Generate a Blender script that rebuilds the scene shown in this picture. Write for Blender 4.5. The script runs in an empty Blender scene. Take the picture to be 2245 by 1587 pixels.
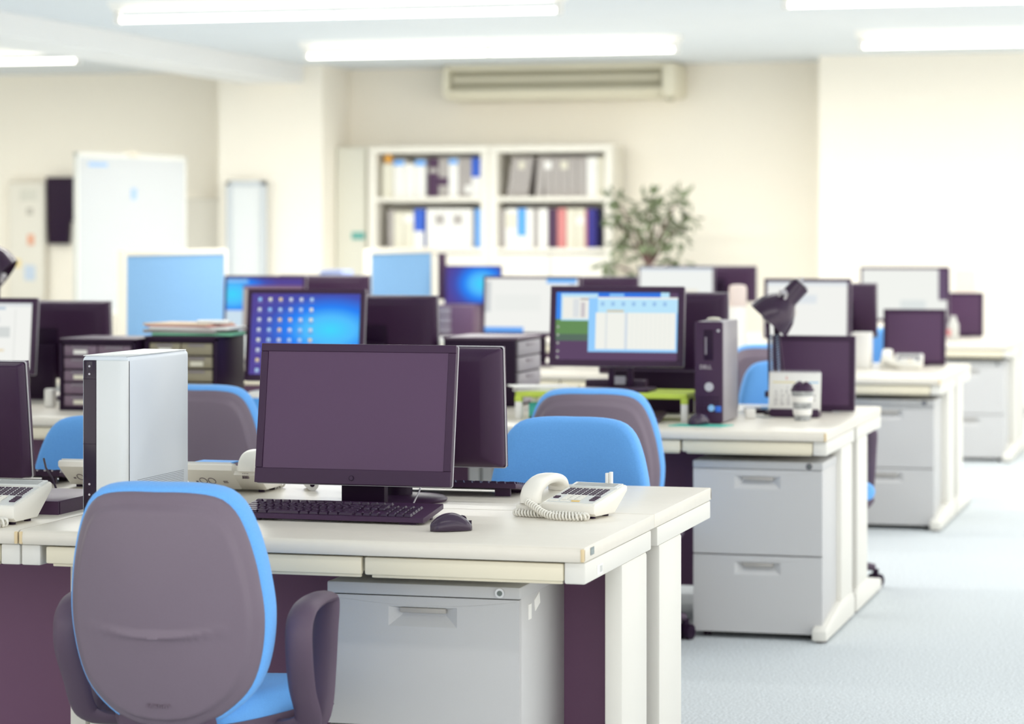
import bpy, bmesh, math, random
from mathutils import Matrix, Vector
random.seed(7)
PI = math.pi
sc = bpy.context.scene
COL = sc.collection

# ------------------------------------------------------------------ camera, light, exposure
IMG_W, F_PX, HORIZON, EYE = 2245.0, 5900.0, 510.0, 1.36
YAW = math.atan(1608.0 / F_PX)
cd = bpy.data.cameras.new('camera')
cam = bpy.data.objects.new('camera', cd)
COL.objects.link(cam)
cam.location = (0, 0, EYE)
cam.rotation_euler = (PI / 2, 0, YAW)
cd.sensor_fit = 'HORIZONTAL'
cd.sensor_width = 36.0
cd.lens = F_PX / IMG_W * 36.0
cd.shift_y = -(1587 / 2 - HORIZON) / IMG_W
cd.clip_start, cd.clip_end = 0.1, 200
cd.dof.use_dof = True
cd.dof.focus_distance = 6.3
cd.dof.aperture_fstop = 3.6
sc.camera = cam

sc.view_settings.view_transform = 'Standard'
sc.view_settings.look = 'None'
EXPO = 0.6
sc.view_settings.exposure = EXPO
sc.view_settings.gamma = 1.0
sc.view_settings.use_curve_mapping = False

world = bpy.data.worlds.new('daylight')
sc.world = world
world.use_nodes = True
bg = world.node_tree.nodes['Background']
bg.inputs['Color'].default_value = (1.0, 0.985, 0.96, 1)
bg.inputs['Strength'].default_value = 1.3

TUBE_L = 6.0           # radiance of the fluorescent tubes


def area(x, y, z, sx, sy, power, col=(1, .975, .93), rot=(0, 0, 0)):
    l = bpy.data.lights.new('ceiling_strip_light', 'AREA')
    l.shape = 'RECTANGLE'
    l.size, l.size_y, l.energy, l.color = sx, sy, power, col
    o = bpy.data.objects.new('ceiling_strip_light', l)
    o.location = (x, y, z)
    o.rotation_euler = rot
    COL.objects.link(o)


# the rows of ceiling lamps that hang outside the frame
for yy in (0.8, 4.2, 7.6, 11.1):
    for xx in (-8.9, -5.0, -1.1, 2.4):
        area(xx, yy, 2.60, 2.5, 0.12, (6 if yy < 7 or xx < -2 else 12) if yy < 9 else 45 if xx < -2 else 20)
for yy in (14.55, 17.9):
    area(2.7, yy, 2.60, 2.3, 0.12, 15)
    area(-12.2, yy, 2.60, 1.2, 0.12, 24)  # extra strips added by the left wall to brighten the back of the room
# the light the tubes in view throw down
for xx, yy in ((-5.02, 14.55), (-5.05, 17.9), (-9.45, 17.9), (-1.09, 14.55), (-1.14, 17.9)):
    area(xx, yy, 2.575, 2.5, 0.04, 31 if xx > -2 else 28 if xx < -6 else 58 if yy < 16 else 74)


# ------------------------------------------------------------------ materials
def lin(c):
    return tuple(((v / 255) / 12.92 if v / 255 <= .04045 else ((v / 255 + .055) / 1.055) ** 2.4) for v in c)


MATS = {}


def mat(name, rgb, rough=.5, spec=.35, metal=0.0, var=0.0, scale=60, bump=0.0, sheen=0.0, coat=0.0):
    if name in MATS:
        return MATS[name]
    m = bpy.data.materials.new(name)
    m.use_nodes = True
    nt = m.node_tree
    b = nt.nodes['Principled BSDF']
    c = lin(rgb)
    b.inputs['Base Color'].default_value = (*c, 1)
    b.inputs['Roughness'].default_value = rough
    b.inputs['Specular IOR Level'].default_value = spec
    b.inputs['Metallic'].default_value = metal
    b.inputs['Sheen Weight'].default_value = sheen
    b.inputs['Coat Weight'].default_value = coat
    if var or bump:
        tc = nt.nodes.new('ShaderNodeTexCoord')
        nz = nt.nodes.new('ShaderNodeTexNoise')
        nz.inputs['Scale'].default_value = scale
        nz.inputs['Detail'].default_value = 3
        nt.links.new(tc.outputs['Object'], nz.inputs['Vector'])
        if var:
            r = nt.nodes.new('ShaderNodeValToRGB')
            r.color_ramp.elements[0].position = .3
            r.color_ramp.elements[1].position = .7
            r.color_ramp.elements[0].color = (*[max(0, v * (1 - var)) for v in c], 1)
            r.color_ramp.elements[1].color = (*[min(1, v * (1 + var)) for v in c], 1)
            nt.links.new(nz.outputs['Fac'], r.inputs['Fac'])
            nt.links.new(r.outputs['Color'], b.inputs['Base Color'])
        if bump:
            bp = nt.nodes.new('ShaderNodeBump')
            bp.inputs['Strength'].default_value = bump
            bp.inputs['Distance'].default_value = .002
            nt.links.new(nz.outputs['Fac'], bp.inputs['Height'])
            nt.links.new(bp.outputs['Normal'], b.inputs['Normal'])
    MATS[name] = m
    return m


def glow(rgb, strength=1.0):
    name = 'glow_%d_%d_%d_%g' % (*rgb, strength)
    if name in MATS:
        return MATS[name]
    m = bpy.data.materials.new(name)
    m.use_nodes = True
    nt = m.node_tree
    nt.nodes.remove(nt.nodes['Principled BSDF'])
    e = nt.nodes.new('ShaderNodeEmission')
    e.inputs['Color'].default_value = (*lin(rgb), 1)
    e.inputs['Strength'].default_value = strength / 2 ** EXPO
    nt.links.new(e.outputs[0], nt.nodes['Material Output'].inputs[0])
    MATS[name] = m
    return m


WALL = mat('cream_wall_paint', (252, 246, 232), .8, .2)
CEIL = mat('ceiling_board', (224, 229, 232), .85, .2, var=.01, scale=3)
BEAMM = mat('beam_paint', (240, 240, 238), .8, .2)
CARPET = mat('pale_grey_carpet', (206, 212, 215), .95, .1, var=.27, scale=130, bump=.5)
TOP = mat('cream_laminate', (230, 224, 211), .33, .45, var=.012, scale=25)
DRAW = mat('cream_drawer_paint', (235, 227, 203), .45, .35)
LEGM = mat('white_desk_steel', (231, 229, 221), .45, .35)
BEIGE = mat('beige_edge_plastic', (228, 206, 164), .5, .3)
MAUVE = mat('purple_shade_panel', (118, 84, 112), .55, .3)  # purple shade under the desktops is put into this panel colour
GREY = mat('grey_cabinet_steel', (200, 200, 200), .42, .4, var=.008, scale=300)
GREYD = mat('grey_handle_plastic', (178, 174, 168), .4, .4)
CHROME = mat('chrome', (200, 200, 200), .2, .5, metal=1)
SHELL = mat('mauve_grey_chair_plastic', (119, 106, 120), .42, .38, var=.02, scale=420, bump=.12)
CHAIRB = mat('dark_chair_plastic', (92, 76, 94), .45, .35)
FABRIC = mat('blue_chair_fabric', (112, 179, 255), .9, .15, var=.10, scale=500, bump=.35, sheen=.15)
BLACK = mat('black_plastic', (62, 38, 66), .4, .28)
BLACK2 = mat('deep_black_plastic', (38, 18, 44), .45, .2)
GLOSSB = mat('gloss_black_plastic', (34, 16, 40), .12, .4)
SCROFF = mat('dark_screen_glass', (88, 62, 92), .35, .3, var=.03, scale=900)
KEYM = mat('black_keycaps', (54, 34, 60), .35, .35)
SILVER = mat('silver_edge', (190, 188, 194), .3, .5)
PHONE = mat('white_phone_plastic', (243, 240, 230), .38, .4)
PHONED = mat('phone_panel_grey', (222, 224, 222), .4, .35)
DISP = mat('grey_display', (176, 178, 176), .25, .4)
YELLOW = mat('amber_button', (238, 205, 130), .4, .3)
PCW = mat('white_computer_case', (226, 230, 230), .32, .4)
PCSIDE = mat('white_case_bluish_lit_side', (224, 232, 240), .35, .45)  # white case, with the bluish light on its side put into the colour
PAPER = mat('white_paper', (244, 243, 238), .8, .2)
LIME = mat('lime_green_plastic', (204, 226, 92), .45, .3)
WHITEP = mat('white_plastic', (242, 241, 236), .4, .35)
TEAL = mat('teal_pad', (88, 196, 180), .8, .1)
SKY = mat('light_blue_partition_fabric', (124, 166, 206), .9, .1, var=.03, scale=120)
FRAME = mat('cream_partition_frame', (226, 219, 203), .5, .3)
GREEN = mat('plant_leaf_green', (128, 140, 108), .6, .3, var=.25, scale=6)
TRUNK = mat('plant_bark', (112, 84, 82), .8, .2)
ORANGE = mat('orange_ball', (240, 180, 90), .6, .2)
GREYB = mat('grey_book_cover', (178, 172, 168), .6, .25)
DARKB = mat('dark_purple_cover', (84, 60, 86), .6, .25)
BLUEB = mat('blue_cover', (64, 104, 206), .6, .25)
SKYB = mat('sky_blue_cover', (96, 170, 244), .6, .25)
NAVYB = mat('navy_cover', (62, 58, 140), .6, .25)
ROSEB = mat('rose_cover', (216, 140, 138), .6, .25)
CREAMB = mat('cream_cover', (228, 224, 206), .6, .25)
TAN = mat('tan_folder', (240, 214, 186), .7, .2)
MINT = mat('green_folder', (128, 196, 160), .7, .2)
ACM = mat('cream_air_conditioner', (232, 226, 204), .5, .3)
ACD = mat('air_conditioner_recess', (190, 186, 164), .6, .2)
CABG = mat('pale_grey_cabinet', (216, 212, 200), .6, .3)
SLIM = mat('pale_green_grey_steel', (226, 224, 210), .6, .3)
TRANS = mat('smoky_drawer_plastic', (118, 98, 116), .25, .45)
TRANSO = mat('olive_drawer_plastic', (150, 142, 118), .3, .45)
GREYDR = mat('grey_drawer_front', (140, 132, 142), .4, .35)
BARK = mat('dark_marking', (70, 50, 72), .5, .2)


# ------------------------------------------------------------------ geometry kit
class G:
    def __init__(s):
        s.V, s.Fc, s.MI, s.mi, s.M = [], [], [], 0, Matrix()

    def add(s, V, Fs):
        n = len(s.V)
        for v in V:
            s.V.append(tuple(s.M @ Vector(v)))
        for f in Fs:
            s.Fc.append([n + i for i in f])
            s.MI.append(s.mi)
        return s

    def box(s, x0, x1, y0, y1, z0, z1, bev=0.0, seg=2):
        x0, x1 = min(x0, x1), max(x0, x1)
        y0, y1 = min(y0, y1), max(y0, y1)
        z0, z1 = min(z0, z1), max(z0, z1)
        if bev <= 0:
            V = [(x, y, z) for z in (z0, z1) for y in (y0, y1) for x in (x0, x1)]
            return s.add(V, [(0, 2, 3, 1), (4, 5, 7, 6), (0, 1, 5, 4), (2, 6, 7, 3), (0, 4, 6, 2), (1, 3, 7, 5)])
        bm = bmesh.new()
        bmesh.ops.create_cube(bm, size=1)
        for v in bm.verts:
            v.co = Vector(((x0 + x1) / 2 + v.co.x * (x1 - x0), (y0 + y1) / 2 + v.co.y * (y1 - y0), (z0 + z1) / 2 + v.co.z * (z1 - z0)))
        b = min(bev, .49 * min(x1 - x0, y1 - y0, z1 - z0))
        bmesh.ops.bevel(bm, geom=bm.edges[:], offset=b, segments=seg, profile=.5, affect='EDGES', clamp_overlap=True)
        bm.verts.ensure_lookup_table()
        bm.verts.index_update()
        s.add([v.co[:] for v in bm.verts], [[v.index for v in f.verts] for f in bm.faces])
        bm.free()
        return s

    def loft(s, rings, cap0=True, cap1=True, closed=False):
        n = len(rings[0])
        V = [p for r in rings for p in r]
        Fs = []
        m = len(rings)
        for i in range(m if closed else m - 1):
            a, b = i * n, ((i + 1) % m) * n
            for k in range(n):
                Fs.append((a + k, a + (k + 1) % n, b + (k + 1) % n, b + k))
        if cap0 and not closed:
            Fs.append(list(range(n))[::-1])
        if cap1 and not closed:
            Fs.append([(m - 1) * n + k for k in range(n)])
        return s.add(V, Fs)

    def prism(s, out, t0, t1, axis='z', bev=0.0):
        n = len(out)
        area2 = sum(out[i][0] * out[(i + 1) % n][1] - out[(i + 1) % n][0] * out[i][1] for i in range(n))
        if area2 < 0:
            out = out[::-1]

        def inset(d):
            r = []
            for i in range(n):
                p, q, w = Vector(out[i - 1]), Vector(out[i]), Vector(out[(i + 1) % n])
                e1, e2 = (q - p), (w - q)
                if e1.length < 1e-9 or e2.length < 1e-9:
                    r.append(tuple(q))
                    continue
                e1.normalize(); e2.normalize()
                nn = Vector((-e1.y - e2.y, e1.x + e2.x))
                if nn.length < 1e-6:
                    r.append(tuple(q))
                    continue
                nn.normalize()
                k = max(.35, nn.dot(Vector((-e1.y, e1.x))))
                r.append(tuple(q + nn * (d / k)))
            return r
        lev = [(t0, out), (t1, out)] if bev <= 0 else [(t0, inset(bev)), (t0 + bev * .3, inset(bev * .3)), (t0 + bev, out), (t1 - bev, out), (t1 - bev * .3, inset(bev * .3)), (t1, inset(bev))]
        rings = []
        for t, o in lev:
            if axis == 'z':
                rings.append([(a, b, t) for a, b in o])
            elif axis == 'x':
                rings.append([(t, a, b) for a, b in o])
            else:
                rings.append([(a, -t, b) for a, b in o])   # axis 'y': extruded towards -y as t grows
        return s.loft(rings)

    def cyl(s, p0, p1, r0, r1=None, n=20):
        r1 = r0 if r1 is None else r1
        p0, p1 = Vector(p0), Vector(p1)
        d = (p1 - p0).normalized()
        u = d.orthogonal().normalized()
        w = d.cross(u)
        R = lambda p, r: [tuple(p + (u * math.cos(2 * PI * k / n) + w * math.sin(2 * PI * k / n)) * r) for k in range(n)]
        return s.loft([R(p0, r0), R(p1, r1)])

    def tube(s, pts, r, n=8, closed=False, up=None, ry=None):
        pts = [Vector(p) for p in pts]
        m = len(pts)
        rad = r if isinstance(r, (list, tuple)) else [r] * m
        rady = rad if ry is None else (ry if isinstance(ry, (list, tuple)) else [ry] * m)
        rings, u = [], None
        for i, p in enumerate(pts):
            if closed:
                t = (pts[(i + 1) % m] - pts[i - 1]).normalized()
            else:
                t = (pts[min(i + 1, m - 1)] - pts[max(i - 1, 0)]).normalized()
            if up is not None:
                u = Vector(up)
            elif u is None:
                u = t.orthogonal()
            u = (u - t * u.dot(t))
            u = u.normalized() if u.length > 1e-6 else t.orthogonal().normalized()
            w = t.cross(u)
            rings.append([tuple(p + u * math.cos(2 * PI * k / n) * rad[i] + w * math.sin(2 * PI * k / n) * rady[i]) for k in range(n)])
        return s.loft(rings, closed=closed)

    def lathe(s, prof, n=28, p=(0, 0, 0)):
        rings = [[(p[0] + r * math.cos(2 * PI * k / n), p[1] + r * math.sin(2 * PI * k / n), p[2] + z) for k in range(n)] for r, z in prof]
        return s.loft(rings)

    def ball(s, c, r, n=14):
        prof = [(max(1e-4, math.sin(PI * i / n) * r), -math.cos(PI * i / n) * r) for i in range(n + 1)]
        return s.lathe(prof, n * 2, c)

    def quad(s, a, b, c, d):
        return s.add([a, b, c, d], [(0, 1, 2, 3)])

    def build(s, name, mats, parent=None, angle=38, smooth=True):
        me = bpy.data.meshes.new(name)
        me.from_pydata(s.V, [], s.Fc)
        if not isinstance(mats, (list, tuple)):
            mats = [mats]
        for m in mats:
            me.materials.append(m)
        for p, i in zip(me.polygons, s.MI):
            p.material_index = i
        if smooth:
            me.polygons.foreach_set('use_smooth', [True] * len(me.polygons))
            me.set_sharp_from_angle(angle=math.radians(angle))
        me.update()
        o = bpy.data.objects.new(name, me)
        COL.objects.link(o)
        if parent is not None:
            o.parent = parent
        return o


def rrect(x0, x1, y0, y1, r, n=5):
    o = []
    for cx, cy, a in ((x1 - r, y1 - r, 0), (x0 + r, y1 - r, 90), (x0 + r, y0 + r, 180), (x1 - r, y0 + r, 270)):
        for k in range(n + 1):
            t = math.radians(a + 90 * k / n)
            o.append((cx + r * math.cos(t), cy + r * math.sin(t)))
    return o


def thing(name, label, cat, loc=(0, 0, 0), rz=0.0, group=None):
    o = bpy.data.objects.new(name, None)
    o.empty_display_size = .1
    COL.objects.link(o)
    o.location = loc
    o.rotation_euler = (0, 0, rz)
    o['label'], o['category'] = label, cat
    if group:
        o['group'] = group
    return o


def tag(o, label, cat, group=None, loc=None, rz=None):
    o['label'], o['category'] = label, cat
    if group:
        o['group'] = group
    if loc is not None:
        o.location = loc
    if rz is not None:
        o.rotation_euler = (0, 0, rz)
    return o


def struct(g, name, m):
    o = g.build(name, m)
    o['kind'] = 'structure'
    return o


def kids(o):
    return [c for c in COL.objects if c.parent == o]


def dup(o, label, loc, rz=0.0, group=None, parent=None):
    c = o.copy()
    COL.objects.link(c)
    if parent is None:
        c.location = loc
        c.rotation_euler = (0, 0, rz)
        c['label'] = label
        if group:
            c['group'] = group
    else:
        c.parent = parent
    for k in kids(o):
        dup(k, None, None, parent=c)
    return c


def lettering(name, text, size, m, parent, M, depth=.0006, align='CENTER'):
    cu = bpy.data.curves.new(name, 'FONT')
    cu.body = text
    cu.size = size
    cu.extrude = depth
    cu.align_x = align
    tmp = bpy.data.objects.new(name + '_tmp', cu)
    COL.objects.link(tmp)
    dg = bpy.context.evaluated_depsgraph_get()
    me = bpy.data.meshes.new_from_object(tmp.evaluated_get(dg))
    bpy.data.objects.remove(tmp)
    me.name = name
    me.transform(M)
    me.materials.clear()
    me.materials.append(m)
    o = bpy.data.objects.new(name, me)
    COL.objects.link(o)
    if parent is not None:
        o.parent = parent
    return o


T = Matrix.Translation
RX = lambda a: Matrix.Rotation(a, 4, 'X')
RY = lambda a: Matrix.Rotation(a, 4, 'Y')
RZ = lambda a: Matrix.Rotation(a, 4, 'Z')

# ------------------------------------------------------------------ room shell
CH = 2.70
BACK, FRONTW = 21.0, 20.3
struct(G().box(-13, 2.6, -.8, 21.4, -.1, 0), 'floor', CARPET)
struct(G().box(-13, 4, -.8, 21.4, CH, CH + .1), 'ceiling', CEIL)
struct(G().box(-13, 5, BACK, BACK + .2, 0, CH), 'wall_back', WALL)
struct(G().box(-3.12, 5, FRONTW, BACK, 0, CH), 'wall_back_right', WALL)
struct(G().box(-7.98, -7.10, FRONTW, BACK, 0, CH), 'column_back', WALL)
struct(G().box(-13.2, -13, -.8, 21.4, 0, CH), 'wall_left', WALL)
struct(G().box(-7.75, -7.26, -.8, BACK, 2.555, CH), 'beam_ceiling', BEAMM)
struct(G().box(-3.12, 5, FRONTW - .012, FRONTW, 0, .07), 'baseboard_back_right', mat('grey_baseboard', (176, 178, 180), .6, .3))
struct(G().box(-13, -7.98, BACK - .012, BACK, 0, .07), 'baseboard_back', MATS['grey_baseboard'])

# ------------------------------------------------------------------ ceiling lights
def light_fixture(label, loc, first=None):
    if first:
        return dup(first, label, loc, group='ceiling tube lights')
    t = thing('ceiling_light', label, 'ceiling light', loc, 0, 'ceiling tube lights')
    L = 1.36
    g = G()
    prof = lambda a: [(-.11 * a, 0), (.11 * a, 0), (.04, -.06), (-.04, -.06)]
    g.prism([(-.10, 0), (.10, 0), (.03, -.050), (-.03, -.050)], -L, L, 'x', .004)
    g.build('housing', WHITEP, t)
    for k in (-1, 1):
        h = G()
        h.box(k * L - k * .01, k * L - k * .05, -.018, .018, -.125, -.048, .006)
        h.build('lamp_holder', WHITEP, t)
    for x0, x1 in ((-1.31, -.01), (.01, 1.31)):
        G().cyl((x0, 0, -.10), (x1, 0, -.10), .0155, n=14).build('tube', glow((255, 250, 238), TUBE_L), t)
    return t


FX = light_fixture('long tube ceiling light in front of the air conditioner, upper middle of frame', (-5.02, 14.55, CH))
light_fixture('long tube ceiling light directly above the wall air conditioner', (-5.05, 17.9, CH), FX)
light_fixture('short visible tube ceiling light left of the ceiling beam', (-9.45, 17.9, CH), FX)
light_fixture('upper right tube ceiling light, the higher of two by right edge', (-1.09, 14.55, CH), FX)
light_fixture('lower right tube ceiling light above the plain white wall', (-1.14, 17.9, CH), FX)

# ------------------------------------------------------------------ desks
DW, DD = 1.293, 0.694


def make_desk(label, loc, rz=0.0):
    t = thing('office_desk', label, 'desk', loc, rz, 'cream office desks')
    W = DW
    g = G()
    prof = [(.004, .668), (DD, .668), (DD, .698), (DD - .002, .70), (.012, .70), (.005, .698), (.001, .693), (0, .686), (0, .674)]
    g.prism(prof, .001, W - .001, 'x', .0015)
    g.build('tabletop', TOP, t)
    for x in (.001, W - .009):
        G().box(x, x + .008, -.0012, .012, .669, .6965, .002).build('edge_cap', BEIGE, t)
    for x0, x1 in ((.060, .797), (.804, 1.244)):
        g = G()
        g.box(x0, x1, .012, .030, .626, .664, .004)
        g.box(x0 + .014, x1 - .004, .020, .032, .6195, .6275, .002)
        g.box(x0 + .015, x1 - .015, .03, .45, .627, .655)
        g.build('drawer', DRAW, t)
    for sgn in (0, 1):
        mx = (lambda v: v) if sgn else (lambda v: W - v)
        G().box(mx(W - .047), mx(W - .001), .012, .66, .621, .667, .004).build('side_rail', LEGM, t)
        leg = G().box(mx(W - .045), mx(W - .003), .37, .625, .03, .6215, .007).build('leg', LEGM, t)
        g = G()
        a, b = sorted((mx(W - .050), mx(W + .0)))
        g.prism([(.004, .008), (0, .018), (0, .040), (.01, .048), (.365, .095), (.62, .095), (.664, .07), (.664, .008)], a, b, 'x', .006)
        g.build('foot', LEGM, leg)
        for y in (.05, .61):
            G().cyl(((a + b) / 2, y, 0), ((a + b) / 2, y, .010), .018, n=14).build('glider', BLACK, leg)
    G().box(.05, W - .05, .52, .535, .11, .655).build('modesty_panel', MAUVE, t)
    return t


SEAM = [-1.335 - DW * k - .0015 * k for k in range(6)]
ROWY = [5.476, 8.85, 12.30, 16.10]
desk0 = None
DESKS = [
    (0, 0, 0, 'front desk with mouse and white telephone, right end nearest camera'),
    (0, 1, 0, 'desk at the left bottom corner under a white telephone'),
    (0, 0, 1, 'desk backing onto the front right desk, in front of a blue chair'),
    (0, 1, 1, 'desk at left edge carrying a black monitor seen from behind'),
    (1, 0, 0, 'second row desk with lime shelf and black computer tower'),
    (1, 1, 0, 'second row desk under the monitor with blue wallpaper icons'),
    (1, 2, 0, 'second row desk at left carrying smoky drawer units'),
    (1, 0, 1, 'desk behind the desk calendar and coffee cup'),
    (1, 1, 1, 'desk under the black drawer box with grey drawer fronts'),
    (1, 2, 1, 'left desk under a wide black monitor back, behind smoky drawers'),
    (2, 0, 0, 'third row desk in the right aisle with white telephone on it'),
    (2, 1, 0, 'third row desk behind the white telephone near the lime shelf'),
    (2, 2, 0, 'third row desk below a partly hidden blue desktop screen'),
    (2, 0, 1, 'third row rear desk behind the white telephone, by the right aisle'),
    (2, 1, 1, 'third row rear desk hidden behind the white document screen'),
    (2, 2, 1, 'third row rear desk beside the large blue partition'),
    (3, 0, 0, 'farthest row desk by the right aisle beside the pale cabinet'),
    (3, 1, 0, 'farthest row desk under the white screen near the plant'),
    (3, 2, 0, 'farthest row desk under the glowing blue screen'),
    (3, 0, 1, 'farthest row rear desk under a dark square screen'),
    (3, 1, 1, 'farthest row rear desk under the blurred dark monitor back'),
]
for r, k, back, lab in DESKS:
    xl = SEAM[k] - DW
    if not back:
        loc, rz = (xl, ROWY[r], 0), 0
    else:
        loc, rz = (xl + DW, ROWY[r] + 2 * DD + .003, 0), PI
    if desk0 is None:
        desk0 = make_desk(lab, loc, rz)
    else:
        dup(desk0, lab, loc, rz, 'cream office desks')

# stickers on the nearest desk
G().box(DW - .0005, DW + .0006, .055, .085, .678, .694).build('inspection_sticker', mat('speckled_sticker', (150, 160, 160), .6, .2, var=.5, scale=400), desk0)
g = G().box(DW - .0015, DW + .0002, .115, .165, .628, .650)
g.mi = 1
for k in range(6):
    g.box(DW - .001, DW + .0004, .138 + k * .004, .1395 + k * .004, .632, .646)
g.build('asset_label', [PAPER, DISP], desk0)


# ------------------------------------------------------------------ pedestal cabinets
def drawer_front(g, w, z0, z1, y0=0.0, t=.018):
    """front with a sloping finger pocket, lying at y=y0 and facing -y"""
    hw, ztop, hh = .078, z1 - .022, .043
    a = [(-w / 2, z0), (w / 2, z0), (w / 2, z1), (-w / 2, z1)]
    b = [(-hw, ztop - hh), (hw, ztop - hh), (hw, ztop), (-hw, ztop)]
    c = [(-hw + .028, ztop - hh + .024), (hw - .028, ztop - hh + .024), (hw - .028, ztop - .006), (-hw + .028, ztop - .006)]
    V = [(x, y0, z) for x, z in a] + [(x, y0, z) for x, z in b] + [(x, y0 + .014, z) for x, z in c] + [(x, y0 + t, z) for x, z in a]
    Fs = []
    for k in range(4):
        n = (k + 1) % 4
        Fs += [(k, n, 4 + n, 4 + k), (4 + k, 4 + n, 8 + n, 8 + k), (n, k, 12 + k, 12 + n)]
    Fs += [(8, 9, 10, 11), (15, 14, 13, 12)]
    g.add(V, Fs)
    pts = []
    for k in range(17):
        x = -w / 2 + .006 + (w - .012) * k / 16
        pts.append((x, y0 + .0002, z1 - .004 - .016 * (1 - (2 * k / 16 - 1) ** 2)))
    g.tube(pts, .0009, 6)


def make_pedestal(label, loc):
    t = thing('pedestal_cabinet', label, 'cabinet', loc, 0, 'grey two drawer cabinets')
    w, d, h = .44, .58, .595
    g = G()
    g.box(-w / 2 + .002, w / 2 - .002, .018, d, .020, h - .002, .003)
    g.build('body', GREY, t)
    G().box(-w / 2, w / 2, 0, d, h - .0265, h, .004).build('top_frame', GREY, t)
    g = G()
    g.cyl((w / 2 - .045, 0, h - .0135), (w / 2 - .045, -.004, h - .0135), .0105, n=20)
    lock = g.build('lock', CHROME, t)
    g = G().cyl((w / 2 - .045, -.004, h - .0135), (w / 2 - .045, -.0048, h - .0135), .006, n=16)
    g.box(w / 2 - .0457, w / 2 - .0443, -.0052, -.0045, h - .0185, h - .0085)
    g.build('keyhole', mat('lock_core', (110, 120, 116), .3, .5), lock)
    for z0, z1 in ((.284, .567), (.022, .279)):
        g = G()
        drawer_front(g, w - .004, z0, z1)
        dr = g.build('drawer', GREY, t, 20)
        G().box(-.052, .052, -.001, .012, z1 - .035, z1 - .024, .002).build('handle', GREYD, dr)
    for x in (-.18, .18):
        for y in (.06, .52):
            G().cyl((x - .012, y, .010), (x + .012, y, .010), .010, n=14).box(x - .014, x + .014, y - .008, y + .008, .010, .021).build('caster', BLACK2, t)
    return t


ped0 = make_pedestal('grey drawer cabinet under front desk, nearest camera', (-1.728, 5.60, 0))
dup(ped0, 'grey two drawer cabinet under the desk with calendar and cup', (-1.575, 8.90, 0), 0)
dup(ped0, 'grey cabinet in the aisle below the third row white telephone', (-1.590, 12.36, 0), 0)
dup(ped0, 'farthest small grey cabinet, by the right edge of the photo', (-1.595, 16.16, 0), 0)
w2 = .22
g = G().box(w2 - .0025, w2 - .0008, .075, .10, .515, .548)
g.M = T((w2 - .0016, .15, .545)) @ RX(math.radians(18))
g.box(-.0009, .0009, -.022, .022, -.012, .014)
g.build('side_label', PAPER, ped0)


# ------------------------------------------------------------------ chairs
WT = [(0, .0), (.006, .2), (.02, .36), (.07, .60), (.166, .835), (.3, .955), (.47, 1.0), (.64, .962), (.75, .91), (.83, .855), (.90, .785), (.947, .70), (.975, .60), (.992, .44), (1.0, .22)]
BW, BH, BZ = .205, .485, .362


def back_outline(n=44, grow=0.0):
    ctr = Vector((0, .52))
    pts = []
    for t, w in WT:
        pts.append((w * BW, t * BH))
    pts = [(0.0, 0.0)] + pts[1:] + [(0, BH)]
    # densify by arc length with Catmull-Rom
    P = [Vector(p) for p in pts]
    dense = []
    for i in range(len(P) - 1):
        p0 = P[i - 1] if i else Vector((-P[1].x, P[1].y))
        p3 = P[i + 2] if i + 2 < len(P) else Vector((-P[-2].x, P[-2].y))
        p1, p2 = P[i], P[i + 1]
        for k in range(10):
            u = k / 10
            dense.append(.5 * ((2 * p1) + (p2 - p0) * u + (2 * p0 - 5 * p1 + 4 * p2 - p3) * u * u + (3 * p1 - p0 - 3 * p2 + p3) * u ** 3))
    dense.append(P[-1])
    acc = [0]
    for a, b in zip(dense, dense[1:]):
        acc.append(acc[-1] + (b - a).length)
    half = []
    j = 0
    for k in range(n + 1):
        s = acc[-1] * k / n
        while j < len(acc) - 2 and acc[j + 1] < s:
            j += 1
        f = (s - acc[j]) / max(1e-9, acc[j + 1] - acc[j])
        half.append(dense[j].lerp(dense[j + 1], f))
    full = [(p.x, p.y) for p in half] + [(-p.x, p.y) for p in half[-2:0:-1]]
    return full


OUT = back_outline()
BC = (0.0, .24)
RECL = math.radians(9)


def back_pt(x, z, y):
    """x across, z up within the back (0..BH), y offset from the back plane; wraps round the sitter and reclines"""
    y = y + .046 * (x / BW) ** 2 + .012 * ((z - .2) / .25) ** 2
    zz = z
    return (x, -.235 + y * math.cos(RECL) - zz * math.sin(RECL) * .9, BZ + zz * math.cos(RECL) + y * math.sin(RECL))


def ring(k, y, dispf=None):
    r = []
    for x, z in OUT:
        X, Z = BC[0] + (x - BC[0]) * k, BC[1] + (z - BC[1]) * k
        d = dispf(X, Z, k) if dispf else 0
        r.append(back_pt(X, Z, y + d))
    return r


def shell_disp(X, Z, k):
    d = 0.0
    zt = .228 - .02 * (X / .2)         # crease: straight upper line and a sagging lower arc
    zt = .220
    half = .185
    if abs(X) < half:
        za = zt - .017 * (1 - (X / half) ** 2) - .001
        if za < Z <= zt:
            d -= .0065 * (zt - Z) / .017
        elif Z <= za and Z > za - .004:
            d -= .0065 * (zt - za) / .017 * (1 - (za - Z) / .004)
        if zt < Z < zt + .03:
            d += .0 * (1 - (Z - zt) / .03) * (1 - (X / half) ** 2)
    return d


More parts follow.
